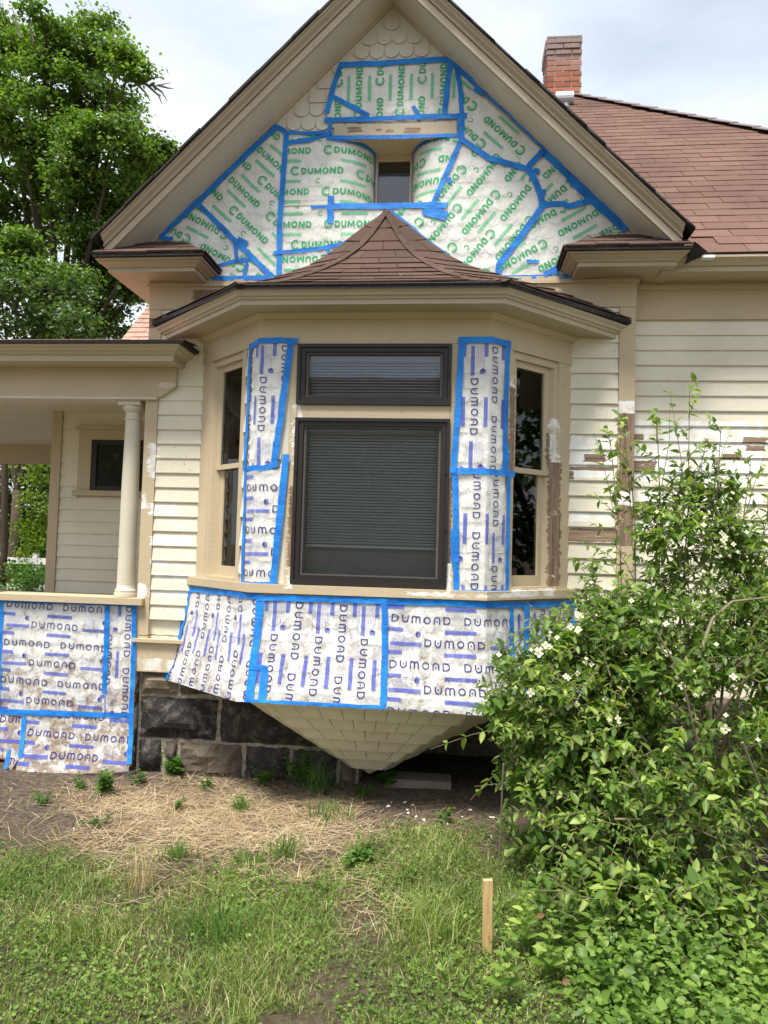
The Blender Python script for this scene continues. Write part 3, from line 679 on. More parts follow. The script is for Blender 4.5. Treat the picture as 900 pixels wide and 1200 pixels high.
# venetian blinds hang inside the front window
for lab, z0, z1 in (('grey venetian blind lowered behind the large front bay pane', 1.77, 2.56), ('grey venetian blind behind the upper transom pane of the bay', 2.79, 3.06)):
    bl = thing('venetian_blind', lab, 'blind', (0, -.46, z0), 'blinds inside the bay window')
    def loc(mb, nm, mt):
        o = mb.build(nm, mt, bl); o.location = (0, .46, -z0); return o
    loc(MB().box(WX0+.06, WX1-.06, -.49, -.44, z1, z1+.03), 'head_rail', M['slat']); loc(MB().box(WX0+.065, WX1-.065, -.48, -.45, z0-.012, z0+.006), 'bottom_rail', M['slat'])
    sm = None; zz = z0 + .02
    while zz < z1:
        if sm is None: sm = loc(MB().hexa([(WX0+.065, -.480, zz-.006), (WX1-.065, -.480, zz-.006), (WX1-.065, -.456, zz+.009), (WX0+.065, -.456, zz+.009), (WX0+.065, -.480, zz-.0045), (WX1-.065, -.480, zz-.0045), (WX1-.065, -.456, zz+.0105), (WX0+.065, -.456, zz+.0105)]), 'slat', M['slat']); zf = zz
        else:
            o = link('slat', sm.data, bl); o.location = (0, .46, -z0 + zz - zf); o.rotation_euler = (0, random.uniform(-.0015, .0015), 0)
        zz += .0205

# ------------------------------------------------------------------ main house to the right
RY = .10
MB().box(XR+.002, 6.5, RY+.013, RY+.15, .0, 3.78).build('main_wall', M['siding'], house)
main_wall = house.children[-1]
siding(main_wall, XR+.002, 5.2, RY, [3.406 - .114*k for k in range(0, 22)], M['siding'])
MB().box(XR+.003, 6.5, RY-.03, RY+.012, 3.521, 3.80).box(XR+.003, 6.5, RY-.045, RY-.031, 3.74, 3.775).build('main_frieze', M['trim'], house)
mb = MB(); pr = [(RY, 3.802), (-.20, 3.78), (-.20, 3.815), (-.215, 3.816), (-.24, 3.84), (-.27, 3.856), (-.27, 3.872), (RY, 3.875)]
mb.sweep([[(2.0, y, z) for y, z in pr], [(6.5, y, z) for y, z in pr]]).build('main_cornice', M['cornice'], house)
# roof plane: z = 3.90 + .9 (y + .25); hip at 45 degrees from the peak (1.98, 4.11, 7.82)
RM = .9; rn = Vector((0, -RM, 1)).normalized(); rv = Vector((0, 1, RM)).normalized()
PKX, PKY = 1.98, 4.11
def rp(x, s): return Vector((x, -.27, 3.882)) + rv*s
SL = (PKY+.27)*math.sqrt(1+RM*RM)
mb = MB(); poly = [rp(2.17, 0), rp(PKX+PKY+.27, 0), rp(PKX, SL), rp(-.6, SL), rp(.0, 2.51*math.sqrt(1+RM*RM))]
mb.add([p - rn*.002 for p in poly] + [p - rn*.04 for p in poly], [(0, 1, 2, 3, 4), (9, 8, 7, 6, 5)] + [(i, i+5, (i+1) % 5+5, (i+1) % 5) for i in range(5)])
bk = [Vector((PKX, PKY, 7.818)), Vector((PKX+4.38, -.27, 3.87)), Vector((PKX+4.38, 8.5, 3.87))]
mb.add(bk + [b - Vector((.05, 0, .03)) for b in bk], [(0, 1, 2), (5, 4, 3)])
main_roof = mb.build('main_roof', M['roof_main'], house)
REX, RTW = .158, .30; tabs = []
def tabmesh(w_, nm='roof_tab'):
    x = w_/2-.002; h = REX*1.2
    V = [(-x, 0, .003), (x, 0, .003), (x, h, .0), (-x, h, .0), (-x, 0, .0085), (x, 0, .0085), (x, h, .003), (-x, h, .003)]
    me = bpy.data.meshes.new(nm); me.from_pydata(V, [], [(3, 2, 1, 0), (4, 5, 6, 7), (0, 1, 5, 4), (1, 2, 6, 5), (2, 3, 7, 6), (3, 0, 4, 7)]); me.materials.append(M['roof_main']); me.update(); return me
tm = tabmesh(RTW); rest = MB(); cand = []
for r in range(int(SL/REX)):
    s = r*REX; x = .9 + (RTW*.5 if r % 2 else 0) + random.uniform(-.02, .02)
    while x < 5.2:
        lim = PKX + (SL-s-REX*.5)/SL*(PKY+.27)
        q = proj(rp(x, s+REX/2))
        if x + RTW/2 < lim + .05 and q[0] < 925 and rp(x-RTW/2, s).z > 6.10 - (x-RTW/2):
            vis = q[0] > 600 + (q[1]-70)*1.0 - 15      # right of the wing's rake
            (cand if vis else tabs).append((x, s))
        x += RTW
cand.sort(key=lambda c: -proj(rp(c[0], c[1]))[1])
for i, (x, s) in enumerate(cand):
    p = rp(x, s); m = Matrix(((1, 0, rn.x, p.x), (0, rv.y, rn.y, p.y), (0, rv.z, rn.z, p.z), (0, 0, 0, 1))) @ Matrix.Translation((0, random.uniform(-.004, .004), random.uniform(0, .003))) @ Matrix.Rotation(random.uniform(-.008, .008), 4, 'Z')
    if i < 300: link('shingle', tm, main_roof, m)
    else: rest.add([m @ v.co for v in tm.vertices], [tuple(f.vertices) for f in tm.polygons])
if rest.V: o = rest.build('upper_shingles', M['roof_main'], main_roof); o['kind'] = 'stuff'
print('roof tabs', len(cand))
hip = []
for i in range(26):
    f0, f1 = i/26, (i+1.15)/26
    a = Vector((PKX, PKY, 7.84)).lerp(Vector((PKX+4.38, -.27, 3.90)), f0); b = Vector((PKX, PKY, 7.84)).lerp(Vector((PKX+4.38, -.27, 3.90)), f1)
    sd = Vector((-.09, -.09, -.055)); s2 = Vector((.09, .09, -.055)); up = Vector((0, 0, .012 + (0.006))); u0 = Vector((0, 0, .004))
    MB().sweep([[a+u0+sd, a+u0, a+u0+s2, a+u0+s2+Vector((0, 0, .01)), a+up, a+u0+sd+Vector((0, 0, .01))], [b+up+sd, b+up, b+up+s2, b+up+s2+Vector((0, 0, .01)), b+up+Vector((0, 0, .012)), b+up+sd+Vector((0, 0, .01))]]).build('hip_cap', plain('grey_hip_cap', (.20, .17, .17), .9, .15) if i == 0 else bpy.data.materials['grey_hip_cap'], main_roof)
MB().tube([(2.0, -.262, 3.884), (6.4, -.262, 3.884)], .012, 6).build('drip_edge', M['edge'], house)
MB().box(2.245, 2.33, -.30, -.25, 3.84, 3.858).build('flashing', M['white_rail'], house)
MB().add([(2.16, -.40, 3.915), (2.17, -.3, 3.90), (2.30, -.27, 3.885), (2.13, -.27, 3.80), (2.14, -.36, 3.83)], [(0, 1, 2), (0, 2, 3), (0, 3, 4), (1, 0, 4)]).build('valley_flashing', M['edge'], house)
# chimney: courses of bricks on a mortar core
ch0 = atY(641, 100, 4.0); chx0, chx1, chy0, chy1 = 1.615, 2.065, 3.98, 4.43
chim = MB().box(chx0+.006, chx1-.006, chy0+.006, chy1-.006, 6.4, 8.52).build('chimney', M['brick_mortar'], house)
def brick_mesh(l):
    bm = bmesh.new(); bmesh.ops.create_cube(bm, size=1); bmesh.ops.scale(bm, vec=(l, .10, .062), verts=bm.verts); bmesh.ops.bevel(bm, geom=bm.edges[:], offset=.004, segments=1, affect='EDGES')
    me = bpy.data.meshes.new('brick'); bm.to_mesh(me); bm.free(); me.materials.append(M['brick']); return me
bmf, bmh = brick_mesh(.207), brick_mesh(.10)
z_ = 7.30; r = 0
while z_ < 8.49:
    ex = .022 if z_ > 8.39 else (.010 if z_ > 8.31 else 0)
    for side in range(2):     # front (y=chy0) and left (x=chx0)
        p = (0 if (r+side) % 2 else -.108); Lw = .45
        while p < Lw - .02:
            a, b = max(p, 0), min(p+.207, Lw); me = bmf if b-a > .15 else bmh
            c = (a+b)/2; sxl = (b-a)/(.207 if me is bmf else .10)
            if b - a > .03:
                if side == 0: m = Matrix.Translation((chx0+c, chy0+.05-ex+random.uniform(-.003, .003), z_))
                else: m = Matrix.Translation((chx0+.05-ex, chy0+c, z_)) @ Matrix.Rotation(math.pi/2, 4, 'Z')
                link('brick', me, chim, m @ Matrix.Diagonal((sxl, 1, 1, 1)))
            p += .217
    z_ += .073; r += 1
MB().box(chx0+.0, chx1, chy0+.0, chy1, 8.521, 8.545).box(chx0+.12, chx1-.08, chy0+.08, chy1-.1, 8.546, 8.59).build('chimney_cap', plain('grey_cap', (.22, .19, .18), .9, .1), chim)
vp = atY(661, 116, 3.6)
MB().tube([(vp[0]-.11, 3.6, vp[2]+.0), (vp[0]+.11, 3.6, vp[2]+.0)], .085, 16).tube([(vp[0]+.02, 3.6, vp[2]-.45), (vp[0]+.02, 3.6, vp[2])], .05, 12).build('vent_pipe', M['metal'], house)

# ------------------------------------------------------------------ foundation
fd = MB().box(-1.84, -.10, .04, .3, -.3, .758).box(1.05, 6.4, .04, .3, -.3, .758).box(-.12, 1.07, .95, 1.05, -.3, .758).box(-.12, -.10, .3, 1.0, -.3, .758).box(1.05, 1.07, .3, 1.0, -.3, .758).build('foundation', M['mortar'], house)
def stone(x0, x1, z0, z1, yf=.0, parent=None):
    nx, nz = 12, 8; V = []; F = []; sd = random.random()*90
    for j in range(nz):
        for i in range(nx):
            fx, fz = i/(nx-1), j/(nz-1); ed = min(fx, 1-fx, fz*.8, (1-fz)*.8)
            x = x0 + (x1-x0)*fx; z = z0 + (z1-z0)*fz
            if 0 < i < nx-1: z += random.uniform(-.006, .006)*(1 if j in (0, nz-1) else 0)
            if i in (0, nx-1): x += random.uniform(-.008, .008)
            y = yf + .03 - .045*min(1, ed*4.5) - .030*noise.noise(Vector((x*9, z*9, sd)))*(ed > 0)
            V.append((x, y, z))
    n0 = len(V)
    for j in range(nz-1):
        for i in range(nx-1): F.append((j*nx+i, j*nx+i+1, (j+1)*nx+i+1, (j+1)*nx+i))
    rim = [i for i in range(nx)] + [j*nx+nx-1 for j in range(1, nz)] + [(nz-1)*nx+i for i in range(nx-2, -1, -1)] + [j*nx for j in range(nz-2, 0, -1)]
    for q in rim: V.append((V[q][0], yf+.08, V[q][2]))
    for k in range(len(rim)): F.append((rim[k], n0+k, n0+(k+1) % len(rim), rim[(k+1) % len(rim)]))
    return mk('stone', V, F, M['stone'], parent or fd)
rows = [((-.06, .225), [-1.83, -1.62, -1.50, -.98, -.62, -.25, -.11]), ((.245, .565), [-1.83, -1.19, -.35, -.11]), ((.585, .752), [-1.83, -1.52, -1.17, -.85, -.45, -.11]),
        ]
for (z0, z1), xs in rows:
    for a, b in zip(xs[:-1], xs[1:]): stone(a+random.uniform(.010, .022), b-random.uniform(.010, .026), z0+random.uniform(0, .012), z1-random.uniform(0, .014))
for (z0, z1) in ((-.06, .2), (.22, .47), (.49, .752)):
    x = 1.06
    while x < 3.6:
        l = random.uniform(.35, .7); stone(x+.008, min(x+l, 3.7)-.01, z0, z1); x += l
MB().hexa([(.10, -.02, -.05), (.60, -.0, -.05), (.60, .2, -.05), (.10, .2, -.05), (.11, -.01, .055), (.59, .01, .05), (.59, .2, .05), (.11, .2, .055)]).build('sill_stone', M['plank'], house)

# ------------------------------------------------------------------ porch
PX0 = -6.2
MB().prism_y([(PX0, 2.885), (-1.735, 2.885), (-1.61, 2.97), (-1.61, 3.118), (PX0, 3.118)], -.05, .16).build('porch_beam', M['trim'], house)
MB().box(PX0, -1.76, -.056, .166, 2.868, 2.884).build('porch_beam_cap', M['cream_trim'], house)
pp = [(.0, 3.119), (.20, 3.119), (.20, 3.165), (.212, 3.166), (.225, 3.18), (.25, 3.19), (.26, 3.202), (.285, 3.215), (.285, 3.228), (.0, 3.229)]
def play(o, z): return [(PX0, -.05-o, z), (-1.735+o*.9, -.05-o, z), (-1.735+o*.9, -.047 if o < .0 else .0, z)]
cols = [play(o, z) for o, z in pp]; MB().sweep([[c[k] for c in cols] for k in range(3)]).build('porch_cornice', M['cornice'], house)
MB().hexa([(PX0, -.352, 3.2295), (-1.445, -.352, 3.2295), (-1.445, -.03, 3.2295), (PX0, -.03, 3.2295), (PX0, -.356, 3.252), (-1.44, -.356, 3.252), (-1.44, -.03, 3.252), (PX0, -.03, 3.252)]).build('roof_edge', M['edge'], house)
proof = MB().add([(PX0, -.35, 3.253), (-1.862, -.35, 3.253), (-1.862, 1.5, 3.44), (PX0, 1.5, 3.44), (PX0, -.35, 3.257), (-1.862, -.35, 3.257), (-1.862, 1.5, 3.46), (PX0, 1.5, 3.46)], [(3, 2, 1, 0), (4, 5, 6, 7), (0, 1, 5, 4), (1, 2, 6, 5), (2, 3, 7, 6), (3, 0, 4, 7)]).build('porch_roof', M['roof_porch'], house)
MB().add([(-1.862, -.35, 3.2535), (-1.44, -.35, 3.2535), (-1.44, -.03, 3.29), (-1.862, -.03, 3.29)], [(0, 1, 2, 3)]).build('porch_roof_end', M['roof_porch'], house)
# the steeper roof slope glimpsed behind, with its rows of shingles
q0, q1, q2, q3 = atY(143, 398, 1.6), atY(178, 398, 1.6), atY(178, 352, 2.4), atY(170, 357, 2.4)
fl = lambda s: Vector(atY(140, 402, 1.5)).lerp(Vector(atY(177, 355, 2.6)), s); fr = lambda s: Vector((-1.87, fl(s).y, fl(s).z))
back_roof = MB().hexa([fl(0), fr(0), fr(1), fl(1), fl(0)-Vector((0, 0, .03)), fr(0)-Vector((0, 0, .03)), fr(1)-Vector((0, 0, .03)), fl(1)-Vector((0, 0, .03))]).build('rear_porch_roof', M['roof_porch'], house)
tab_facet(fl, fr, 9, .16, M['roof_porch'], back_roof, outward=Vector((-.2, -.6, 1)), jit=.003, min_w=.05)
# column
cxm, cym = -2.0, .07
MB().lathe([(.088, 1.322), (.088, 1.35), (.080, 1.352), (.082, 1.372), (.072, 1.38), (.069, 1.40), (.068, 1.7), (.066, 2.2), (.058, 2.70), (.058, 2.715), (.066, 2.722), (.066, 2.735), (.058, 2.742), (.058, 2.775), (.072, 2.79), (.084, 2.81), (.086, 2.83)], cxm, cym, 28).box(cxm-.092, cxm+.092, cym-.092, cym+.092, 2.831, 2.867).build('porch_column', M['cream_trim'], house, smooth=False)
for f in house.children[-1].data.polygons:
    if abs(f.normal.z) < .7: f.use_smooth = True
# railing wall, cap and floor
rail = MB().box(-2.98, -1.862, .0, .14, .02, 1.268).build('porch_rail_wall', M['shingle_peel'], house)
mpr = shingle_mesh('rail_scallop', .115, .15, .1, True, M['shingle_peel']); mps = shingle_mesh('rail_square', .115, .15, .1, False, M['shingle_peel'])
region_shingles(PlaneS(-.008), rail, -2.98, -1.862, .06, 1.26, .115, .108, mpr, mps, lambda r: r % 6 != 2)
MB().box(-3.06, -1.80, -.075, .19, 1.2685, 1.318).build('rail_cap', M['trim'], house)
MB().box(PX0, -2.99, .0, .14, .02, 1.268).build('porch_rail_wall', M['shingle_peel'], house)
MB().box(PX0, -1.862, .142, 1.09, .93, 1.0).box(PX0, -3.1, 1.09, 4.2, .93, 1.0).build('porch_floor', M['plank'], house)
MB().box(PX0, -1.862, .162, 1.09, 2.975, 3.02).box(PX0, -3.18, 1.09, 4.2, 2.975, 3.02).build('porch_ceiling', M['soffit'], house)
MB().box(PX0, -3.19, 3.55, 3.75, 2.74, 2.974).build('porch_back_beam', M['trim'], house)
MB().box(-3.56, -3.44, .168, .30, 2.80, 2.866).build('beam_bracket', M['trim'], house)
pw = MB().box(-3.26, -1.862, 1.113, 1.2, .93, 3.10).box(-3.26, -3.18, 1.2, 4.6, .93, 3.10).build('porch_back_wall', M['siding'], house)
siding(pw, -3.178, -1.864, 1.10, [2.822+.114*.0 - .112*k + .11 for k in range(0, 18)], M['siding'], skip=(-2.999, -2.05, 2.19, 2.815))
MB().box(-3.275, -3.18, 1.07, 1.16, .93, 2.974).build('corner_board', M['trim'], house)
wn_ = MB().box(-2.998, -2.872, 1.065, 1.112, 2.222, 2.704).box(-2.18, -2.052, 1.065, 1.112, 2.222, 2.704).box(-2.998, -2.052, 1.065, 1.112, 2.705, 2.80).box(-3.03, -2.02, 1.045, 1.112, 2.801, 2.83).box(-3.03, -2.02, 1.04, 1.112, 2.17, 2.22).build('porch_window', M['trim'], house)
MB().box(-2.871, -2.82, 1.068, 1.108, 2.222, 2.704).box(-2.232, -2.181, 1.068, 1.108, 2.222, 2.704).box(-2.82, -2.232, 1.068, 1.108, 2.66, 2.704).box(-2.82, -2.232, 1.068, 1.108, 2.222, 2.262).build('sash', M['storm'], wn_)
MB().box(-2.82, -2.232, 1.085, 1.09, 2.262, 2.66).build('pane', M['glass'], wn_)
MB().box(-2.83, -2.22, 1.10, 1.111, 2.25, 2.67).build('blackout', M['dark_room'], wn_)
print('house done', len(house.children))

# ------------------------------------------------------------------ plastic sheets, their print and the blue tape
def clip_convex(sub, clip):            # Sutherland-Hodgman, both lists of (u,v); clip convex counter-clockwise
    out = sub
    for i in range(len(clip)):
        a, b = clip[i], clip[(i+1) % len(clip)]; ex, ey = b[0]-a[0], b[1]-a[1]; inp = out; out = []
        if not inp: return []
        s = inp[-1]; ds = ex*(s[1]-a[1]) - ey*(s[0]-a[0])
        for e in inp:
            de = ex*(e[1]-a[1]) - ey*(e[0]-a[0])
            if de >= 0:
                if ds < 0: t = ds/(ds-de); out.append((s[0]+(e[0]-s[0])*t, s[1]+(e[1]-s[1])*t))
                out.append(e)
            elif ds >= 0: t = ds/(ds-de); out.append((s[0]+(e[0]-s[0])*t, s[1]+(e[1]-s[1])*t))
            s, ds = e, de
    return out
def area(p): return .5*sum(p[i-1][0]*p[i][1]-p[i][0]*p[i-1][1] for i in range(len(p)))
def inside(p, poly):
    x, y = p; c = False; j = len(poly)-1
    for i in range(len(poly)):
        (xi, yi), (xj, yj) = poly[i], poly[j]
        if (yi > y) != (yj > y) and x < (xj-xi)*(y-yi)/(yj-yi)+xi: c = not c
        j = i
    return c
def ribbon(pts, w, closed=False):       # mitred quads along a polyline, no overlap
    n = len(pts); P = [Vector(p) for p in pts]; Ls = []; Rs = []
    for i in range(n):
        d0 = (P[i]-P[i-1]) if (i > 0 or closed) else None; d1 = (P[(i+1) % n]-P[i]) if (i < n-1 or closed) else None
        a = (d0 or d1).normalized(); b = (d1 or d0).normalized(); na = Vector((-a.y, a.x)); nb = Vector((-b.y, b.x)); m = na+nb
        m = m.normalized() if m.length > 1e-6 else na; k = min(1.6, 1/max(.3, m.dot(na))); Ls.append(P[i]+m*w/2*k); Rs.append(P[i]-m*w/2*k)
    return [[tuple(Rs[i]), tuple(Rs[(i+1) % n]), tuple(Ls[(i+1) % n]), tuple(Ls[i])] for i in range(n if closed else n-1)]
def arc(cx, cy, r, a0, a1, n=8, ry=None): return [(cx+r*math.cos(math.radians(a0+(a1-a0)*k/n)), cy+(ry or r)*math.sin(math.radians(a0+(a1-a0)*k/n))) for k in range(n+1)]
def glyphs_blue():
    G = {}; W = .17
    G['D'] = (.92, [(ribbon([(.06, .06), (.06, .94), (.42, .94)] + arc(.42, .5, .44, 78, -78, 8) + [(.42, .06)], W, True))])
    G['U'] = (.86, [ribbon([(.06, 1), (.06, .45)] + arc(.43, .43, .37, 180, 360, 8)[1:-1] + [(.80, .45), (.80, 1)], W), ribbon([(.43, .50), (.43, .68)], .2)])
    G['M'] = (1.2, [ribbon([(.06, 0), (.06, .66)] + arc(.33, .66, .27, 180, 0, 6)[1:] + [(.60, 0)], W), ribbon([(.62, .64)] + arc(.87, .66, .27, 178, 0, 6)[1:] + [(1.14, 0)], W)])
    G['O'] = (.96, [ribbon(arc(.48, .5, .42, 0, 360, 14)[:-1], W, True)])
    G['N'] = (.86, [ribbon([(.06, 0), (.06, .55)] + arc(.43, .57, .37, 180, 0, 8)[1:-1] + [(.80, .55), (.80, 0)], W), ribbon([(.43, .30), (.43, .48)], .2)])
    return G
def glyphs_green():
    G = {}; W = .24
    G['D'] = (.85, [ribbon([(.12, .10), (.12, .90), (.38, .90)] + arc(.38, .5, .38, 75, -75, 6, .40) + [(.38, .10)], W, True)])
    G['U'] = (.86, [ribbon([(.12, 1), (.12, .42)] + arc(.43, .42, .31, 180, 360, 6, .31)[1:-1] + [(.74, .42), (.74, 1)], W)])
    G['M'] = (1.12, [ribbon([(.12, 0), (.14, .9)], W), ribbon([(.14, .96), (.56, .18), (.98, .96)], W*.9), ribbon([(.98, .9), (1.0, 0)], W)])
    G['O'] = (.98, [ribbon(arc(.49, .5, .38, 0, 360, 14, .40)[:-1], W, True)])
    G['N'] = (.90, [ribbon([(.12, 0), (.12, 1)], W), ribbon([(.16, .96), (.74, .04)], W*.95), ribbon([(.78, 0), (.78, 1)], W)])
    return G
GB, GG = glyphs_blue(), glyphs_green()
def word(G, h, W):
    tot = sum(G[c][0] for c in 'DUMOND'); gap = (W/h - tot)/5; out = []; x = 0
    for li, c in enumerate('DUMOND'):
        for si, st in enumerate(G[c][1]): out.append((si, [[((x+p[0])*h, p[1]*h) for p in q] for q in st]))
        x += G[c][0] + gap
    return out
WB, WG = word(GB, .047, .378), word(GG, .050, .325)
def rect(x0, y0, x1, y1): return [(x0, y0), (x1, y0), (x1, y1), (x0, y1)]
def layout_blue(ext):
    W = .378; items = []          # (material, level, quads)
    R = range(-int(ext/.147)-1, int(ext/.147)+2)
    for j in R:
        y = -j*.147; odd = j % 2 == 0
        if odd:
            for k in range(-int(ext/.47)-1, int(ext/.47)+2):
                for si, qs in WB: items.append((0, si, [[(p[0]+k*.47, p[1]+y) for p in q] for q in qs]))
        else:
            for k in range(-int(ext/.64)-1, int(ext/.64)+2):
                x = k*.64
                for si, qs in WB: items.append((0, si, [[(p[0]+x+.22, p[1]+y) for p in q] for q in qs]))
                items.append((1, 0, [rect(x, y-.004, x+.20, y+.022)]))
                items.append((2, 1, [rect(x+.004, y+.032+i*.0105, x+.15-.03*(i % 2), y+.037+i*.0105) for i in range(6)] + [rect(x+.004, y-.03+i*.0105, x+.15-.03*(i % 2), y-.026+i*.0105) for i in range(2)]))
                items.append((0, 1, [[(x+.155, y+.072), (x+.172, y+.052), (x+.172, y+.094)][::1] + [(x+.165, y+.09)]])); items.append((1, 2, [[(x+.172, y+.052), (x+.19, y+.058), (x+.192, y+.088), (x+.172, y+.094)]]))
        for k in range(-int(ext/.47)-1, int(ext/.47)+2): items.append((1, 0, [rect(k*.47+.345, y-.062, k*.47+.545, y-.036)]))
    return items
def layout_green(ext):
    items = []; R = range(-int(ext/.163)-1, int(ext/.163)+2)
    sw = ribbon(arc(0, 0, .031, 40, 320, 12), .012); sw2 = ribbon(arc(.004, 0, .017, 20, 250, 8), .005)
    for j in R:
        y = -j*.163; x0 = 0 if j % 2 == 0 else .255
        for k in range(-int(ext/.51)-1, int(ext/.51)+2):
            x = x0 + k*.51
            for si, qs in WG: items.append((0, si, [[(p[0]+x+.0*p[1], p[1]+y) for p in q] for q in qs]))
            items.append((0, 3, [[(p[0]+x-.048, p[1]+y+.026) for p in q] for q in sw])); items.append((1, 3, [[(p[0]+x-.048, p[1]+y+.026) for p in q] for q in sw2]))
            xb = k*.51 + .05
            items.append((1, 0, [rect(xb, y-.068, xb+.205, y-.042)])); items.append((0, 0, [[(p[0]*.55+xb-.165, p[1]*.55+y-.052) for p in q] for q in sw])) if j % 2 else None
            items.append((2, 1, [rect(xb-.155+i*.0, y-.085-.009*i, xb-.07+.01*(i % 2), y-.081-.009*i) for i in range(3)]))
    return items
LAYB, LAYG = layout_blue(1.9), layout_green(2.2)
_tape_level = [0]
def hfun(kind, seed):
    ex = {'g': SHE, 'a': .098, 'c': .1, 'p': .108}[kind]; z0 = {'g': 5.90, 'a': 1.415, 'c': 3.15, 'p': 1.26}[kind]
    am = {'g': .0045, 'a': .006, 'c': .003, 'p': .007}[kind]
    def h(u, v):
        fr = ((v - z0)/ex) % 1.0
        return .0185 + am*1.1*noise.noise(Vector((u*6, v*6, seed))) + am*.7*noise.noise(Vector((u*17, v*17, seed+9))) + am*.9*max(0, .25-abs(noise.noise(Vector((u*5+v*2, v*4-u, seed+3))))*2)*4*.5 + .0025*(1-fr)
    return h
def sheet(label, S, poly, kind, lay, org, ang, tapes, hk, cell=.022, ragged=.0, group=None):
    """poly, org and tape points in uv; tapes: list of (points, width)"""
    if area(poly) < 0: poly = poly[::-1]
    seed = random.random()*50; h = hfun(hk, seed)
    u0, u1 = min(p[0] for p in poly), max(p[0] for p in poly); v0, v1 = min(p[1] for p in poly), max(p[1] for p in poly)
    root = thing('plastic_sheet', label, 'plastic sheet', tuple(S.P((u0+u1)/2, v0)), group or 'taped plastic sheets'); off = -root.location
    mat = M['sheet_g'] if kind == 'g' else M['sheet_b']
    def place(o): o.location = off; return o
    def surf(polys, lift, name, mats, mi=None, smooth=True):
        V = []; F = []; idx = {}; MI = []
        for k, pl in enumerate(polys):
            f = []
            for (a, b) in pl:
                key = (round(a, 5), round(b, 5), lift(k) if callable(lift) else 0)
                if key not in idx: idx[key] = len(V); V.append(S.P(a, b, h(a, b) + (lift(k) if callable(lift) else lift)))
                if not f or f[-1] != idx[key]: f.append(idx[key])
            if len(f) > 2 and f[0] == f[-1]: f.pop()
            if len(f) > 2 and len(set(f)) == len(f): F.append(f); MI.append(mi[k] if mi else 0)
        if not F: return None
        return place(mk(name, V, F, mats, root, MI, smooth))
    cuts = sorted([c for c in (UC1, UC2) if isinstance(S, OctS) and u0 < c < u1])
    us = [u0 + (u1-u0)*i/max(1, math.ceil((u1-u0)/cell)) for i in range(math.ceil((u1-u0)/cell)+1)]
    us = sorted(set(us + cuts)); vs = [v0 + (v1-v0)*i/max(1, math.ceil((v1-v0)/cell)) for i in range(math.ceil((v1-v0)/cell)+1)]
    cells = []
    for a, b in zip(us[:-1], us[1:]):
        for c, d in zip(vs[:-1], vs[1:]):
            q = clip_convex(poly, rect(a, c, b, d))
            if len(q) > 2 and abs(area(q)) > 1e-7: cells.append(q)
    surf(cells, 0.0, 'film', mat)
    # print
    ca, sa = math.cos(math.radians(ang)), math.sin(math.radians(ang)); polys = []; mi = []; lv = []
    for m, si, qs in lay:
        for q in qs:
            t = [(org[0]+p[0]*ca-p[1]*sa, org[1]+p[0]*sa+p[1]*ca) for p in q]
            t = [(a + .006*noise.noise(Vector((a*5, b*5, seed+20))), b + .006*noise.noise(Vector((a*5, b*5, seed+30)))) for a, b in t]
            if max(p[0] for p in t) < u0 or min(p[0] for p in t) > u1 or max(p[1] for p in t) < v0 or min(p[1] for p in t) > v1: continue
            if area(t) < 0: t = t[::-1]
            parts = [t]
            L_ = max(math.dist(t[i], t[i-1]) for i in range(len(t)))
            if L_ > .035 and len(t) == 4:        # long pieces follow the bumps in short lengths
                a, b, c, d = t
                if math.dist(a, b) < math.dist(b, c): a, b, c, d = b, c, d, a
                n = math.ceil(L_/.025); lerp = lambda p, q_, f: (p[0]+(q_[0]-p[0])*f, p[1]+(q_[1]-p[1])*f)
                parts = [[lerp(a, b, i/n), lerp(a, b, (i+1)/n), lerp(d, c, (i+1)/n), lerp(d, c, i/n)] for i in range(n)]
            for pt in parts:
                if not all(inside(p, poly) for p in pt):
                    pt = clip_convex(poly, pt)
                    if len(pt) < 3 or abs(area(pt)) < 1e-7: continue
                polys.append(pt); mi.append(m); lv.append(.0030 + .0004*si + (.0003 if m == 0 else 0))
    surf(polys, lambda k: lv[k], 'printed_lettering', [M['ink_g'], M['ink_g2'], M['ink_g3']] if kind == 'g' else [M['ink_b'], M['ink_b2'], M['ink_b3']], mi, False)['kind'] = 'stuff'
    for tp in tapes:
        tape(root, S, tp[0], tp[1], h, off)
    return root
def tape(root, S, pts, w, h, off, name='tape_strip'):
    _tape_level[0] += 1; w *= .88; lift = .0062 + .0005*(_tape_level[0] % 7); V = []; F = []; P = [Vector(pts[0])]
    for a, b in zip(pts[:-1], pts[1:]):
        n = max(1, math.ceil(math.dist(a, b)/.03))
        for i in range(n): P.append(Vector(a).lerp(Vector(b), (i+1)/n))
    n = len(P); sd = random.random()*40
    for i in range(n):
        a = (P[i]-P[max(i-1, 0)]); b = (P[min(i+1, n-1)]-P[i]); d = (a+b).normalized() if (a+b).length > 1e-9 else Vector((1, 0)); nn = Vector((-d.y, d.x))
        for k, f in enumerate((-.5, -.17, .17, .5)):
            q = P[i] + nn*w*f + nn*(noise.noise(Vector((i*.35, f, sd)))*.004)
            if i in (0, n-1): q += d*(random.uniform(-.006, .006))*(1)
            V.append(S.P(q.x, q.y, h(q.x, q.y) + lift + .0022*noise.noise(Vector((q.x*32, q.y*32, sd))) + (.0015 if k in (0, 3) else 0)*max(0, noise.noise(Vector((q.x*12, q.y*12, sd+5))))))
    nt_ = n*4
    V += [S.P(*(0, 0)) if False else (Vector(v)) for v in []]
    for i in range(n-1):
        for k in range(3): F.append((i*4+k, (i+1)*4+k, (i+1)*4+k+1, i*4+k+1))
    o = mk(name, V, F, M['tape'], root, None, True); o.location = off; return o
def gp(*px): return [tuple(atY(x, y, -.02)[[0, 2]]) for x, y in px]       # gable plane
TW = .047
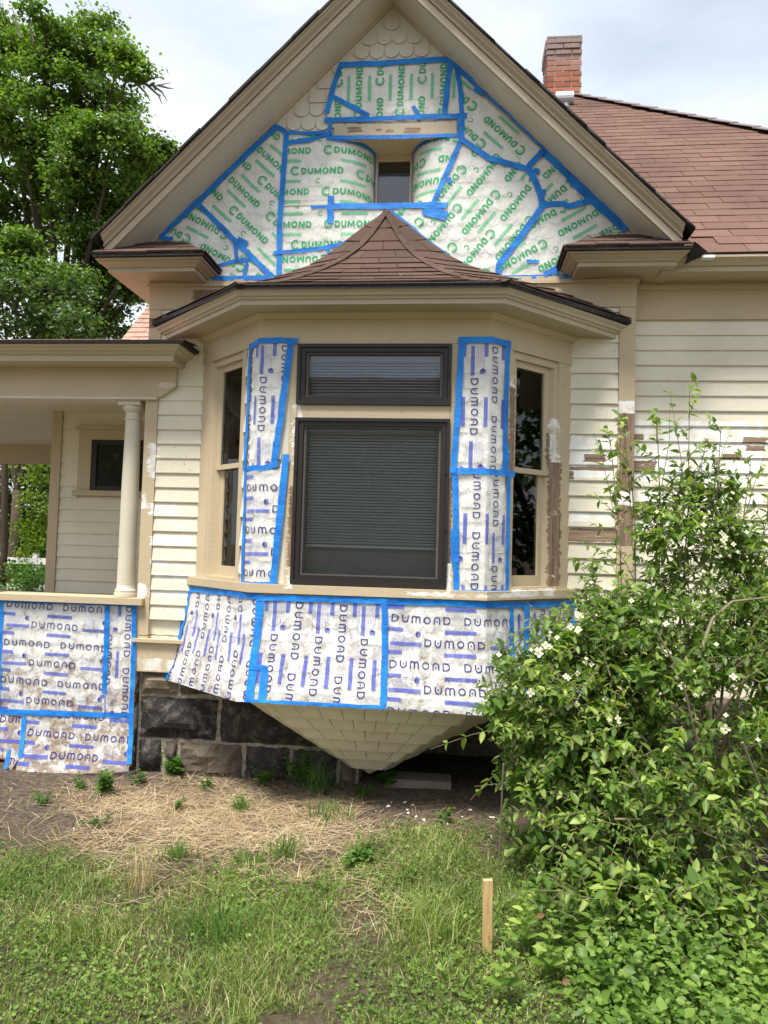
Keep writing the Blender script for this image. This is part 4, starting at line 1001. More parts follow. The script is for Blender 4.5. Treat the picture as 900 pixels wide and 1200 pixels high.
def gt(px, w=TW): return (gp(*px), w)
SN = PlaneS(0.0)
rakeL = [(188, 277), (233, 236), (280, 190), (326, 147)]
sheet('large left gable sheet, green lettering slanting down to the right below the left rake', SN,
      gp((234, 240), (326, 149), (335, 154), (331, 211), (328, 262), (328, 325), (318, 325)), 'g', LAYG, gp((267, 212))[0], -43,
      [gt(rakeL, .052), gt([(325, 149), (336, 156), (332, 208), (328, 262), (327, 326)]), gt([(233, 240), (276, 283), (320, 326)]), gt([(278, 281), (290, 287)], .06)], 'g')
sheet('lower left corner gable sheet with upside-down green lettering above the left cornice return', SN,
      gp((192, 277), (233, 240), (276, 282), (318, 325), (245, 325), (256, 314), (240, 299), (222, 284), (205, 281)), 'g', LAYG, gp((258, 268))[0], 152,
      [gt([(188, 279), (203, 280)], .04), gt([(275, 280), (278, 306)], .036), gt([(252, 313), (276, 306), (298, 303)], .035), gt([(290, 308), (286, 325)], .034), gt([(242, 327), (290, 326), (330, 326), (372, 323)], .042)], 'g')
lefthole = [(331, 211), (328, 240)]
cu = lambda x, y: uv_of(CSL, x, y, (-.6, 4.7)); cr_ = lambda x, y: uv_of(CSR, x, y, (.6, 4.7))
for q in (): pass
sheet('sheet with level green lettering wrapped round the curved left side of the attic window', CSL,
      [cu(336, 168), cu(362, 166), cu(384, 163), (AXL+CSL.L-.01, AZ1-.012), (AXL+CSL.L-.01, AZ0+.02), cu(386, 241), cu(329, 243), cu(332, 205)], 'g', LAYG, cu(392, 181), 0,
      [([cu(335, 170), cu(362, 166), cu(386, 159)], .042), ([cu(384, 164), (AXL+.03, AZ1-.012), (AXL+.2, AZ1-.012), (AXL+CSL.L-.012, AZ1-.016)], .036), ([(AXL+CSL.L-.022, AZ1), (AXL+CSL.L-.022, AZ0+.01)], .034)], 'g')
sheet('narrow band of plastic above the curved left side of the attic window', SN,
      gp((337, 157), (388, 155), (388, 162), (362, 167), (337, 171)), 'g', LAYG, gp((350, 170))[0], 20, [gt([(337, 156), (362, 157), (390, 156)], .032)], 'g')
sheet('sheet below the attic window, left of the bay roof peak, with level green lettering', SN,
      gp((329, 243), (386, 242), (452, 242), (444, 256), (420, 275), (398, 292), (365, 294), (328, 297), (328, 262)), 'g', LAYG, gp((392, 266))[0], 0,
      [gt([(364, 243), (388, 243), (416, 242)], .03), gt([(388, 230), (387, 262)], .055), gt([(388, 242), (440, 242), (500, 241), (524, 241)], .052), gt([(320, 297), (365, 293), (398, 287), (416, 281)], .036),
       gt([(325, 327), (345, 323), (370, 312.5), (395, 296), (420, 276), (440, 259), (455, 246)], .03)], 'g')
sheet('small upside-down lettered sheet low on the gable, left of the bay roof', SN,
      gp((328, 297), (365, 294), (398, 290), (382, 304), (362, 316), (345, 323), (328, 326)), 'g', LAYG, gp((372, 300))[0], 180, [gt([(384, 289), (387, 303)], .034)], 'g')
sheet('top centre gable sheet with green lettering reading upward above the attic window', SN,
      gp((401, 75), (528, 72), (536, 78), (541, 134), (520, 136), (384, 138), (383, 128), (388, 108)), 'g', LAYG, gp((424, 126))[0], 90,
      [gt([(398, 77), (460, 74), (522, 70)], .05), gt([(400, 75), (390, 105), (383, 133)], .045), gt([(385, 111), (408, 123), (432, 136)], .044), gt([(380, 141), (430, 140), (548, 136)], .045), gt([(387, 138), (387, 163)], .034), gt([(383, 162), (460, 161), (541, 159)], .036), gt([(539, 136), (539, 162)], .04), gt([(527, 76), (521, 134)], .045), gt([(535, 78), (540, 110), (541, 136)], .042), gt([(484, 125), (490, 134)], .035)], 'g')
sheet('upper right gable sheet along the right rake with lettering reading up to the left', SN,
      gp((537, 82), (545, 84), (560, 110), (590, 136), (636, 178), (617, 197), (573, 185), (542, 163), (541, 134)), 'g', LAYG, gp((607, 168))[0], 136,
      [gt([(521, 68), (545, 84)], .07), gt([(536, 80), (560, 100), (590, 126), (640, 174)], .06), gt([(541, 134), (541, 164)], .05), gt([(540, 163), (573, 186), (617, 198), (637, 177)], .05), gt([(556, 104), (566, 110)], .05)], 'g')
sheet('small sheet wrapped round the curved right side of the attic window, lettering upside down', CSR,
      [cr_(512, 165), (AXR-.03, AZ1-.012), (AXR-CSR.L+.01, AZ1-.012), (AXR-CSR.L+.01, AZ0+.02), cr_(510, 236), cr_(541, 163)], 'g', LAYG, cr_(523, 208), 176,
      [([cr_(540, 160), (AXR-.02, AZ1-.012), (AXR-.2, AZ1-.012), (AXR-CSR.L+.012, AZ1-.016)], .036), ([(AXR-CSR.L+.022, AZ1), (AXR-CSR.L+.022, AZ0+.01)], .03)], 'g')
sheet('large centre right gable sheet right of the bay roof peak, lettering slanting steeply', SN,
      gp((541, 164), (573, 186), (618, 199), (634, 228), (636, 241), (584, 311), (583, 325), (560, 320), (530, 305), (500, 283), (470, 258), (456, 244), (508, 238)), 'g', LAYG, gp((572, 232))[0], 232,
      [gt([(541, 164), (524, 202), (508, 238)], .044), gt([(526, 208), (527, 216)], .04), gt([(496, 246), (524, 254)], .09), gt([(619, 198), (628, 214), (633, 228), (636, 240)], .055), gt([(637, 241), (610, 278), (585, 310), (583, 326)], .055), gt([(570, 184), (580, 190)], .05),
       gt([(455, 246), (470, 257), (500, 282), (530, 304), (560, 319), (590, 326)], .03), gt([(556, 326), (620, 325), (672, 324)], .036)], 'g')
sheet('small right gable sheet beside the rake above the horizontal tape', SN,
      gp((620, 198), (637, 179), (694, 236), (640, 241), (634, 228)), 'g', LAYG, gp((660, 216))[0], 222,
      [gt([(634, 175), (670, 209), (734, 270)], .066), gt([(667, 208), (700, 240), (731, 267)], .075), gt([(632, 241), (660, 239), (667, 242), (694, 235)], .05), gt([(632, 226), (640, 226)], .05), gt([(625, 199), (632, 203)], .04)], 'g')
sheet('lower right corner gable sheet above the right cornice return', SN,
      gp((637, 241), (693, 236), (731, 271), (690, 275), (665, 289), (657, 310), (670, 324), (584, 325), (584, 311)), 'g', LAYG, gp((698, 246))[0], 210,
      [gt([(637, 323), (658, 311)], .05), gt([(651, 322), (656, 310)], .03), gt([(617, 306), (631, 307)], .032)], 'g')
# bay: strips on the corner posts and the apron
OC = OctS(lambda z: .004)
cl = lambda x, y: uv_of(OC, x, y, (L1, 2.4)); crr = lambda x, y: uv_of(OC, x, y, (UC2, 2.4))
TB = .046
sheet('upper left corner post strip on the bay, blue lettering reading down', OC, [cl(296, 404), cl(308, 400), cl(347, 401), cl(327, 545), cl(293, 550)], 'b', LAYB, cl(333, 406), -90,
      [([cl(296, 408), cl(307, 401), cl(330, 400), cl(352, 401)], TB), ([cl(297, 404), cl(294, 480), cl(290, 552)], TB*.8), ([cl(344, 402), cl(334, 470), cl(324, 548)], TB*1.1), ([cl(290, 550), cl(310, 549), cl(327, 546)], TB*.9), ([cl(326, 518), cl(323, 546)], TB)], 'c')
sheet('lower left corner post strip on the bay with level blue lettering', OC, [cl(291, 554), cl(327, 551), cl(337, 535), cl(324, 684), cl(289, 684)], 'b', LAYB, cl(293, 576), 0,
      [([cl(291, 552), cl(289, 620), cl(287, 684)], TB*.8), ([cl(338, 533), cl(330, 610), cl(322, 685)], TB*1.15), ([cl(287, 683), cl(305, 684), cl(325, 683)], TB*.55)], 'c')
sheet('upper right corner post strip on the bay, blue lettering reading down', OC, [crr(538, 402), crr(572, 401), crr(593, 406), crr(590, 552), crr(532, 552)], 'b', LAYB, crr(576, 407), -90,
      [([crr(536, 400), crr(572, 399.5), crr(596, 405)], TB*1.1), ([crr(540, 400), crr(535, 480), crr(530, 554)], TB), ([crr(593, 404), crr(590, 480), crr(588, 553)], TB), ([crr(526, 552), crr(560, 553), crr(600, 556)], TB), ([crr(590, 522), crr(591, 556)], TB*1.1)], 'c')
sheet('lower right corner post strip on the bay, blue lettering reading down', OC, [crr(532, 556), crr(590, 556), crr(591, 693), crr(533, 693)], 'b', LAYB, crr(552, 624), -90,
      [([crr(532, 552), crr(533, 620), crr(533, 694)], TB), ([crr(593, 556), crr(592, 620), crr(591, 694)], TB*.8), ([crr(530, 694), crr(562, 694), crr(592, 693)], TB*.8), ([crr(531, 620), crr(532, 660)], TB*1.3)], 'c')
ca_ = lambda x, y, g=(L1+.5, 1.1): uv_of(OA, x, y, g); gL, gR = (.5, 1.1), (UC2-.1, 1.1)
sheet('apron sheet on the left slanting side of the bay, narrow upward blue lettering', OA, [ca_(226, 690, gL), ca_(309, 698, gL), ca_(299, 820, gL), ca_(292, 822, gL), (.0, .70), (.0, 1.40)], 'b', LAYB, ca_(243, 748, gL), 92,
      [([ca_(225, 690, gL), ca_(270, 694.5, gL), ca_(309, 699)], TB), ([(.012, 1.405), (.012, 1.1), (.012, .705)], .07), ([ca_(308, 697), ca_(302, 760), ca_(294, 822)], .06), ([ca_(296, 781), ca_(315, 782)], .045)], 'a')
sheet('apron sheet under the front window, left half, blue lettering reading down', OA, [ca_(309, 699), ca_(452, 704), ca_(450, 828), ca_(296, 821)], 'b', LAYB, ca_(349, 705), -91,
      [([ca_(306, 700), ca_(380, 701.5), ca_(455, 704)], TB), ([ca_(451, 703), ca_(451, 770), ca_(449, 829)], .046), ([ca_(290, 820), ca_(370, 824), ca_(450, 828)], .026), ([ca_(313, 782), ca_(309, 820)], .055)], 'a')
sheet('apron sheet under the front window, right half, with level blue lettering', OA, [ca_(453, 704), ca_(597, 707.5), ca_(597, 835), ca_(450, 830)], 'b', LAYB, ca_(458.5, 728), -1,
      [([ca_(452, 704.5), ca_(520, 706), ca_(600, 708)], TB), ([ca_(596, 707), ca_(597, 770), ca_(597, 835)], .04)], 'a')
sheet('apron sheet on the right slanting side of the bay, half hidden by the flowering shrub', OA, [ca_(598, 707.5, gR), (LT-.01, 1.40), (LT-.01, .72), ca_(598, 835, gR)], 'b', LAYB, ca_(612, 740, gR), -90,
      [([ca_(600, 708, gR), (UC2+.4, 1.40), (LT, 1.40)], TB), ([ca_(614, 708, gR), ca_(614, 830, gR)], .04), ([(LT-.02, 1.41), (LT-.02, 1.0), (LT-.02, .72)], .07), ([(UC2+.35, 1.40), (UC2+.35, .75)], .04)], 'a')
# porch railing
PR = PlaneS(-.012, lambda u, v: .004 + .10*max(0, (.42-v)/.42)**1.6 + .012*math.sin(u*9)*max(0, (.3-v)/.3))
pp_ = lambda x, y: uv_of(PR, x, y, (-2.4, .7))
sheet('large porch railing sheet with level blue lettering over peeling shingles', PR, [pp_(3, 704), pp_(129, 707), pp_(123, 837), pp_(2, 832)], 'b', LAYB, pp_(10, 711), -1.5,
      [([pp_(-4, 703), pp_(70, 705), pp_(162, 708)], TB*.85), ([pp_(4, 704), pp_(2, 760), pp_(0, 830)], TB), ([pp_(128, 707), pp_(126, 770), pp_(124, 812)], TB), ([pp_(3, 833), pp_(60, 835), pp_(158, 838)], TB)], 'p')
sheet('narrow porch railing sheet beside the corner with blue lettering reading down', PR, [pp_(129, 707), pp_(159, 708), pp_(156, 837), pp_(124, 837)], 'b', LAYB, pp_(149, 711), -90,
      [([pp_(159, 707), pp_(158, 780), pp_(155, 840), pp_(153, 895)], TB*.9)], 'p')
sheet('low porch railing sheet crumpled down onto the soil', PR, [pp_(30, 836), pp_(155, 839), pp_(152, 903), pp_(90, 906), pp_(20, 902)], 'b', LAYB, pp_(34, 861), -1,
      [([pp_(31, 838), pp_(29, 862), pp_(26, 886)], TB*.9)], 'p', )
sheet('torn scrap of lettered plastic at the foot of the porch railing', PR, [pp_(2, 836), pp_(30, 837), pp_(26, 884), pp_(14, 902), pp_(8, 892), pp_(2, 874)], 'b', LAYB, pp_(2, 845), 0,
      [([pp_(14, 876), pp_(9, 900)], TB*.7)], 'p')
print('sheets done')

# ------------------------------------------------------------------ ground
def gz(x, y):
    return .022*noise.noise(Vector((x*1.1, y*1.1, 3))) + .012*noise.noise(Vector((x*5, y*5, 8))) - .01
def axis(a, b, st): return [-400, -160, -70, -30, -14] + [a + st*i for i in range(int((b-a)/st)+1)] + [14, 30, 70, 160, 400]
gx, gy = axis(-8, 8, .07), axis(-7, 3, .07)
V = [(x, y, gz(x, y) if -8 <= x <= 8 and -7 <= y <= 3 else -.02) for y in gy for x in gx]; nx = len(gx)
ground = mk('ground', V, [(j*nx+i, j*nx+i+1, (j+1)*nx+i+1, (j+1)*nx+i) for j in range(len(gy)-1) for i in range(nx-1)], M['ground'], None, None, True)
ground['kind'] = 'structure'
# ------------------------------------------------------------------ plant builders (numpy)
def nrm(a): return a/np.maximum(np.linalg.norm(a, axis=1, keepdims=True), 1e-9)
def raw(name, V, counts, loops, mat, parent=None, smooth=False):
    me = bpy.data.meshes.new(name); me.vertices.add(len(V)); me.vertices.foreach_set('co', np.ascontiguousarray(V, np.float32).ravel())
    me.loops.add(len(loops)); me.loops.foreach_set('vertex_index', np.ascontiguousarray(loops, np.int32))
    st = np.concatenate([[0], np.cumsum(counts)[:-1]]).astype(np.int32)
    me.polygons.add(len(counts)); me.polygons.foreach_set('loop_start', st); me.polygons.foreach_set('loop_total', np.asarray(counts, np.int32))
    if smooth: me.polygons.foreach_set('use_smooth', np.ones(len(counts), bool))
    me.materials.append(mat); me.update(calc_edges=True); me.validate()
    o = bpy.data.objects.new(name, me); COL.objects.link(o)
    if parent is not None: o.parent = parent
    return o
def leaves(name, P, A, Nn, ln, wd, mat, parent=None, fold=.25, droop=.12):
    """one leaf per row: base P, axis A, normal Nn"""
    A = nrm(A); S = nrm(np.cross(A, Nn)); Nn = np.cross(S, A); n = len(P); ln = ln[:, None]; wd = wd[:, None]
    pts = []
    for f, s, k in ((0, 0, 0), (.32, 1, 1), (.68, .78, 1), (1, 0, 0), (.68, -.78, 1), (.32, -1, 1)):
        pts.append(P + A*ln*f + S*wd*.5*s + Nn*(wd*.5*abs(s)*fold - ln*droop*f*f))
    V = np.stack(pts, 1).reshape(-1, 3); b = (np.arange(n)*6)[:, None]
    loops = (b + np.array([[0, 1, 2, 3, 0, 3, 4, 5]])).ravel()
    return raw(name, V, np.full(2*n, 4), loops, mat, parent)
def blades(name, P, D, h, w, mat, parent=None, bend=.5):
    n = len(P); az = RNG.uniform(0, 2*math.pi, n); S = np.stack([np.cos(az), np.sin(az), 0*az], 1); h = h[:, None]; w = w[:, None]; D = nrm(D)
    hor = D*np.array([1, 1, 0.]); up = np.array([0, 0, 1.])
    m = P + D*h*.5; t = P + D*h*.9 + hor*h*bend*.6 - up*h*.12*bend
    V = np.stack([P-S*w*.5, P+S*w*.5, m+S*w*.42, m-S*w*.42, t], 1).reshape(-1, 3); b = (np.arange(n)*5)[:, None]
    loops = (b + np.array([[0, 1, 2, 3, 3, 2, 4]])).ravel(); return raw(name, V, np.tile([4, 3], n), loops, mat, parent)
def gzv(P): return np.array([gz(x, y) for x, y in P])
def nz2(P, sc_, sd): return np.array([noise.noise(Vector((x*sc_, y*sc_, sd))) for x, y in P])
def green_edge(x):          # the lawn starts in front of this line
    return np.where(x < -.2, -1.42, np.where(x < .25, -1.42 + (x+.2)/.45*.72, -.70))
# lawn
P2 = np.stack([RNG.uniform(-3.0, 2.9, 270000), RNG.uniform(-3.5, -.15, 270000)], 1)
q = nz2(P2, 1.6, 1.0)*.45 + nz2(P2, 6, 4.0)*.22
d = green_edge(P2[:, 0]) + q - P2[:, 1]
cl = nz2(P2, 2.6, 9.0)
bare = ((P2[:, 0]-.05)/.15)**2 + ((P2[:, 1]+2.72)/.07)**2 < 1
keep = (RNG.random(len(P2)) < np.clip(.03 + d*2.2, .02, 1)*np.clip(.85 + cl*.9, .35, 1)) & ~bare & ~((P2[:, 0] > 1.3) & (P2[:, 1] > -1.7))
P2 = P2[keep]; cl = cl[keep]; n = len(P2); print('blades', n)
D = np.stack([RNG.normal(0, .45, n), RNG.normal(0, .45, n), np.ones(n)], 1); Pz = np.column_stack([P2, gzv(P2)-.004])
hh = np.clip(RNG.gamma(4, .0105, n)*(1+1.1*cl), .012, .15)
o = blades('lawn_grass', Pz, D, hh, RNG.uniform(.002, .0052, n), M['grass'], None, .7); tag(o, 'short uneven lawn grass in front of the house', 'grass'); o['kind'] = 'stuff'
# low leafy weeds in the lawn
P2 = np.stack([RNG.uniform(-3.2, 2.4, 110000), RNG.uniform(-3.7, -.4, 110000)], 1)
q = nz2(P2, 2.1, 21.0); d = green_edge(P2[:, 0]) + q*.35 - P2[:, 1]; bare = ((P2[:, 0]-.05)/.17)**2 + ((P2[:, 1]+2.72)/.08)**2 < 1
keep = (RNG.random(len(P2)) < np.clip(d*2.5, 0, 1)*np.clip(.48 + q*1.6 + .25*(P2[:, 0] > .2), 0.05, 1)) & ~bare; P2 = P2[keep]; n = len(P2); print('weed leaves', n)
Pz = np.column_stack([P2, gzv(P2) + RNG.gamma(2, .014, n)]); az = RNG.uniform(0, 6.283, n)
A = np.stack([np.cos(az), np.sin(az), RNG.normal(.25, .3, n)], 1); Nn = np.stack([RNG.normal(0, .4, n), RNG.normal(0, .4, n), np.ones(n)], 1)
ln = RNG.uniform(.007, .022, n)*(1+.5*(RNG.random(n)<.12)); o = leaves('low_weeds', Pz, A, Nn, ln, ln*RNG.uniform(.45, .85, n), M['cover']); tag(o, 'low broad-leaved weeds spreading through the lawn', 'weeds'); o['kind'] = 'stuff'
# leafy ground cover below the shrub
P2 = np.stack([RNG.uniform(.55, 3.2, 34000), RNG.uniform(-3.3, -.85, 34000)], 1)
q = nz2(P2, 1.8, 33.0); e = (P2[:, 0] - .95 + .5*np.clip(P2[:, 1]+2.2, -1, 1)*0 + q*.3)
keep = (RNG.random(len(P2)) < np.clip(e*3, 0, 1)) & ~((P2[:, 0] > 2.15 - .1*q) & (P2[:, 1] > -2.35 + .25*q)); P2 = P2[keep]; n = len(P2)
hg = np.clip(RNG.gamma(2.2, .055, n)*(1 + q[keep]), .01, .34)*np.clip((P2[:, 0]-.75)*1.6, .25, 1); Pz = np.column_stack([P2, gzv(P2) + hg]); az = RNG.uniform(0, 6.283, n)
A = np.stack([np.cos(az), np.sin(az), RNG.normal(.05, .35, n)], 1); Nn = np.stack([RNG.normal(0, .35, n), RNG.normal(-.2, .35, n), np.ones(n)], 1)
ln = RNG.uniform(.014, .042, n)*(1+.5*(RNG.random(n) < .15)); o = leaves('ground_cover', Pz, A, Nn, ln, ln*RNG.uniform(.5, .85, n), M['cover']); tag(o, 'dense leafy ground cover beneath the flowering shrub', 'ground cover'); o['kind'] = 'stuff'
tw_px = [(640, 1150), (700, 1180), (610, 1120), (760, 1140), (820, 1180), (660, 1060), (720, 1090), (590, 1180), (880, 1190), (790, 1090), (690, 1130), (850, 1120)]
def sprig(px, py, h):
    b = atZ(px, py, 0); Ps, As, Ns, Ls = [], [], [], []
    for k in range(9):
        f = k/8; 
        for s_ in (0, math.pi): Ps.append((b[0]+.02*f, b[1], gz(b[0], b[1]) + h*(.3+.7*f))); a = k*1.57+s_; As.append((math.cos(a), math.sin(a), .35)); Ns.append((0, -.2, 1)); Ls.append(.075*(1.1-.75*f))
    return Ps, As, Ns, Ls
SP = [sprig(px, py, random.uniform(.18, .36)) for px, py in tw_px for _ in range(1)]
Ls = np.array(sum([q[3] for q in SP], [])); o = leaves('leafy_sprigs', np.array(sum([q[0] for q in SP], [])), np.array(sum([q[1] for q in SP], [])), np.array(sum([q[2] for q in SP], [])), Ls, Ls*.55, M['bush']); tag(o, 'taller leafy sprigs poking out of the ground cover', 'weeds'); o['kind'] = 'stuff'
# dry straw
P2 = np.stack([RNG.uniform(-2.7, 1.0, 32000), RNG.uniform(-2.2, -.08, 32000)], 1)
q = nz2(P2, 2.3, 51.0); w_ = np.exp(-((P2[:, 0]+.85)/.90)**2 - ((P2[:, 1]+.80)/.68)**2); keep = RNG.random(len(P2)) < np.clip(w_*1.5 + q*.55 - .08, .03, 1); P2 = P2[keep]; n = len(P2); print('straw', n)
az = RNG.uniform(0, 6.283, n) ; D = np.stack([np.cos(az), np.sin(az)*.7, np.abs(RNG.normal(.04, .10, n))], 1)
o = blades('dry_straw', np.column_stack([P2, gzv(P2) + RNG.uniform(.002, .02, n)]), D, RNG.uniform(.05, .26, n), RNG.uniform(.0016, .0040, n), M['straw'], None, .18); tag(o, 'pale dry straw and dead grass lying on the bare soil', 'straw'); o['kind'] = 'stuff'
# soil litter: small crumbs and chips
def crumbs(name, label, n, box, size, mat, flat=.5):
    P = np.column_stack([RNG.uniform(box[0], box[1], n), RNG.uniform(box[2], box[3], n)]); Pz = np.column_stack([P, gzv(P)+.002]); az = RNG.uniform(0, 6.283, n)
    A = np.stack([np.cos(az), np.sin(az), RNG.normal(0, .25, n)], 1); Nn = np.stack([RNG.normal(0, flat, n), RNG.normal(0, flat, n), np.ones(n)], 1)
    ln = RNG.uniform(size*.4, size, n); o = leaves(name, Pz, A, Nn, ln, ln*RNG.uniform(.4, .9, n), mat, None, .3, .05); tag(o, label, 'litter'); o['kind'] = 'stuff'; return o
crumbs('paint_chips', 'flaked white paint chips scattered on the soil below the bay', 26, (.18, .95, -.85, -.30), .036, plain('paint_chip', (.72, .72, .70), .7))
crumbs('paint_chips', 'tiny paint flakes scattered over the dry straw', 60, (-1.9, .3, -1.5, -.15), .016, bpy.data.materials['paint_chip'])
crumbs('soil_litter', 'dead leaf bits and bark crumbs over the bare soil', 4200, (-3.0, 2.6, -1.9, .02), .02, M['dead_leaf'], .7)

# ------------------------------------------------------------------ single weeds
def weed(px, py, h, label, kind, n=60, spread=.08, mat='weed'):
    b = atZ(px, py, 0.0); x, y = b[0], min(b[1], -.04); root = thing('weed', label, 'weed', (x, y, gz(x, y)), 'weeds along the house')
    if kind == 'grass':
        D = np.stack([RNG.normal(0, .35, n), RNG.normal(0, .35, n), np.ones(n)], 1)
        P = np.column_stack([RNG.normal(0, spread*.4, n), RNG.normal(0, spread*.4, n), np.zeros(n)]); blades('blades', P, D, h*RNG.uniform(.4, 1.1, n), RNG.uniform(.003, .006, n), M[mat], root, .8)['kind'] = 'stuff'
    else:
        mb = MB(); Ps = []; As = []; Ns = []; Ls = []
        for s in range(max(3, n//14)):
            a = random.uniform(0, 6.28); r = spread*random.uniform(.2, 1.2); hh = h*random.uniform(.45, 1.05); top = Vector((math.cos(a)*r, math.sin(a)*r*.8, hh)); pts = [Vector((top.x*.1, top.y*.1, -.01)), Vector((top.x*.45, top.y*.45, hh*.55)), top]
            mb.tube(pts, [.003, .0025, .0015], 5)
            for k in range(14):
                f = .25 + .75*k/13; p = pts[0].lerp(pts[1], f*2) if f < .5 else pts[1].lerp(pts[2], f*2-1); aa = k*2.4 + a
                Ps.append(p); As.append((math.cos(aa), math.sin(aa), random.uniform(-.1, .5))); Ns.append((random.gauss(0, .3), random.gauss(0, .3), 1)); Ls.append(random.uniform(.25, .5)*min(h, .2)*(1.15-f*.5))
        mb.build('stem', M['weed'], root, fix=False); Ls = np.array(Ls); leaves('foliage', np.array([tuple(p) for p in Ps]), np.array(As), np.array(Ns), Ls, Ls*.55, M[mat], root)
    return root
for a in ((207, 905, .17, 'bushy dark green weed against the foundation stones', 'leaf', 120, .11), (122, 930, .17, 'leafy weed in front of the crumpled porch sheet', 'leaf', 70, .10),
          (52, 940, .10, 'low weed in the bare soil below the porch railing', 'leaf', 60, .13), (372, 925, .36, 'tall grassy weed growing up in front of the bay point', 'grass', 110, .16),
          (352, 918, .30, 'leafy weed left of the bay point', 'leaf', 70, .12), (281, 948, .15, 'tuft of grass on the straw below the dark stones', 'grass', 110, .09),
          (207, 1005, .13, 'grass tuft in the straw nearest the pale straw clump', 'grass', 110, .09), (288, 1012, .13, 'grass tuft in the middle of the straw', 'grass', 110, .11),
          (335, 1002, .19, 'grass tuft at the right edge of the straw', 'grass', 110, .12), (207, 948, .10, 'tiny weed among the straw', 'leaf', 40, .05),
          (242, 925, .11, 'thin weed at the foot of the foundation', 'leaf', 45, .07), (455, 915, .20, 'dark slender weed right of the bay point', 'leaf', 45, .05),
          (385, 955, .16, 'grass clump on the soil in front of the bay point', 'grass', 150, .2), (505, 1090, .22, 'fine pale green grass clump left of the wooden stake', 'grass', 420, .26, 'grass'),
          (92, 922, .10, 'low weed by the porch sheet, nearest the left edge of the straw', 'leaf', 60, .12), (165, 918, .11, 'small weed at the corner of the foundation', 'leaf', 50, .09), (308, 922, .16, 'weed rooted below the brown foundation stone', 'leaf', 60, .10), (425, 930, .13, 'grass tuft on the soil just right of the bay point', 'grass', 80, .10), (520, 962, .10, 'weed among the paint chips', 'leaf', 50, .11),
          (120, 968, .09, 'creeping weed at the left edge of the straw', 'leaf', 60, .14), (250, 1095, .20, 'dark grass clump in the lawn', 'grass', 220, .2),
          (95, 1100, .17, 'pale grass clump at the left of the lawn', 'grass', 240, .2, 'grass'), (420, 1010, .12, 'leafy green patch at the right end of the straw', 'leaf', 150, .25)):
    weed(*a)
for px, py, h, lab, n in ((166, 1040, .30, 'upright clump of dry straw left of the lawn weeds', 90), (350, 1032, .16, 'flattened clump of dry straw at the edge of the lawn', 120)):
    b = atZ(px, py, 0); root = thing('straw_clump', lab, 'straw', (b[0], b[1], gz(b[0], b[1]))); D = np.stack([RNG.normal(0, .22 if h > .2 else .9, n), RNG.normal(0, .22 if h > .2 else .6, n), np.ones(n)*(1 if h > .2 else .5)], 1)
    blades('blades', np.column_stack([RNG.normal(0, .03, n), RNG.normal(0, .02, n), np.zeros(n)]), D, h*RNG.uniform(.4, 1.05, n), RNG.uniform(.002, .004, n), M['straw'], root, .5)['kind'] = 'stuff'
for px, py, s, lab in ((673, 1031, .045, 'fallen brown leaf lying on the ground cover, uppermost'), (634, 1075, .04, 'curled brown leaf right of the wooden stake'), (755, 1026, .05, 'hanging brown leaf under the shrub'), (664, 1152, .035, 'brown leaf low in the ground cover near the bottom edge')):
    b = atZ(px, py, .20); ob = leaves('dead_leaf', np.array([[-s/2, 0, 0]]), np.array([[1, .3, .2]]), np.array([[.1, -.7, .7]]), np.array([s]), np.array([s*.6]), M['dead_leaf'], None, .5, .2); ob.location = tuple(b); tag(ob, lab, 'dead leaf', 'fallen brown leaves')

# ------------------------------------------------------------------ wooden stake
b = atZ(570.5, 1112, 0); bm = bmesh.new(); bmesh.ops.create_cube(bm, size=1); bmesh.ops.scale(bm, vec=(.043, .02, .40), verts=bm.verts); bmesh.ops.bevel(bm, geom=bm.edges[:], offset=.0015, segments=1, affect='EDGES')
me = bpy.data.meshes.new('wooden_stake'); bm.to_mesh(me); bm.free(); me.materials.append(M['pine']); o = link('wooden_stake', me); o.location = (b[0], b[1], .106); o.rotation_euler = (math.radians(2), math.radians(-1.2), math.radians(12)); tag(o, 'short new pine stake driven into the lawn beside the shrub', 'stake')

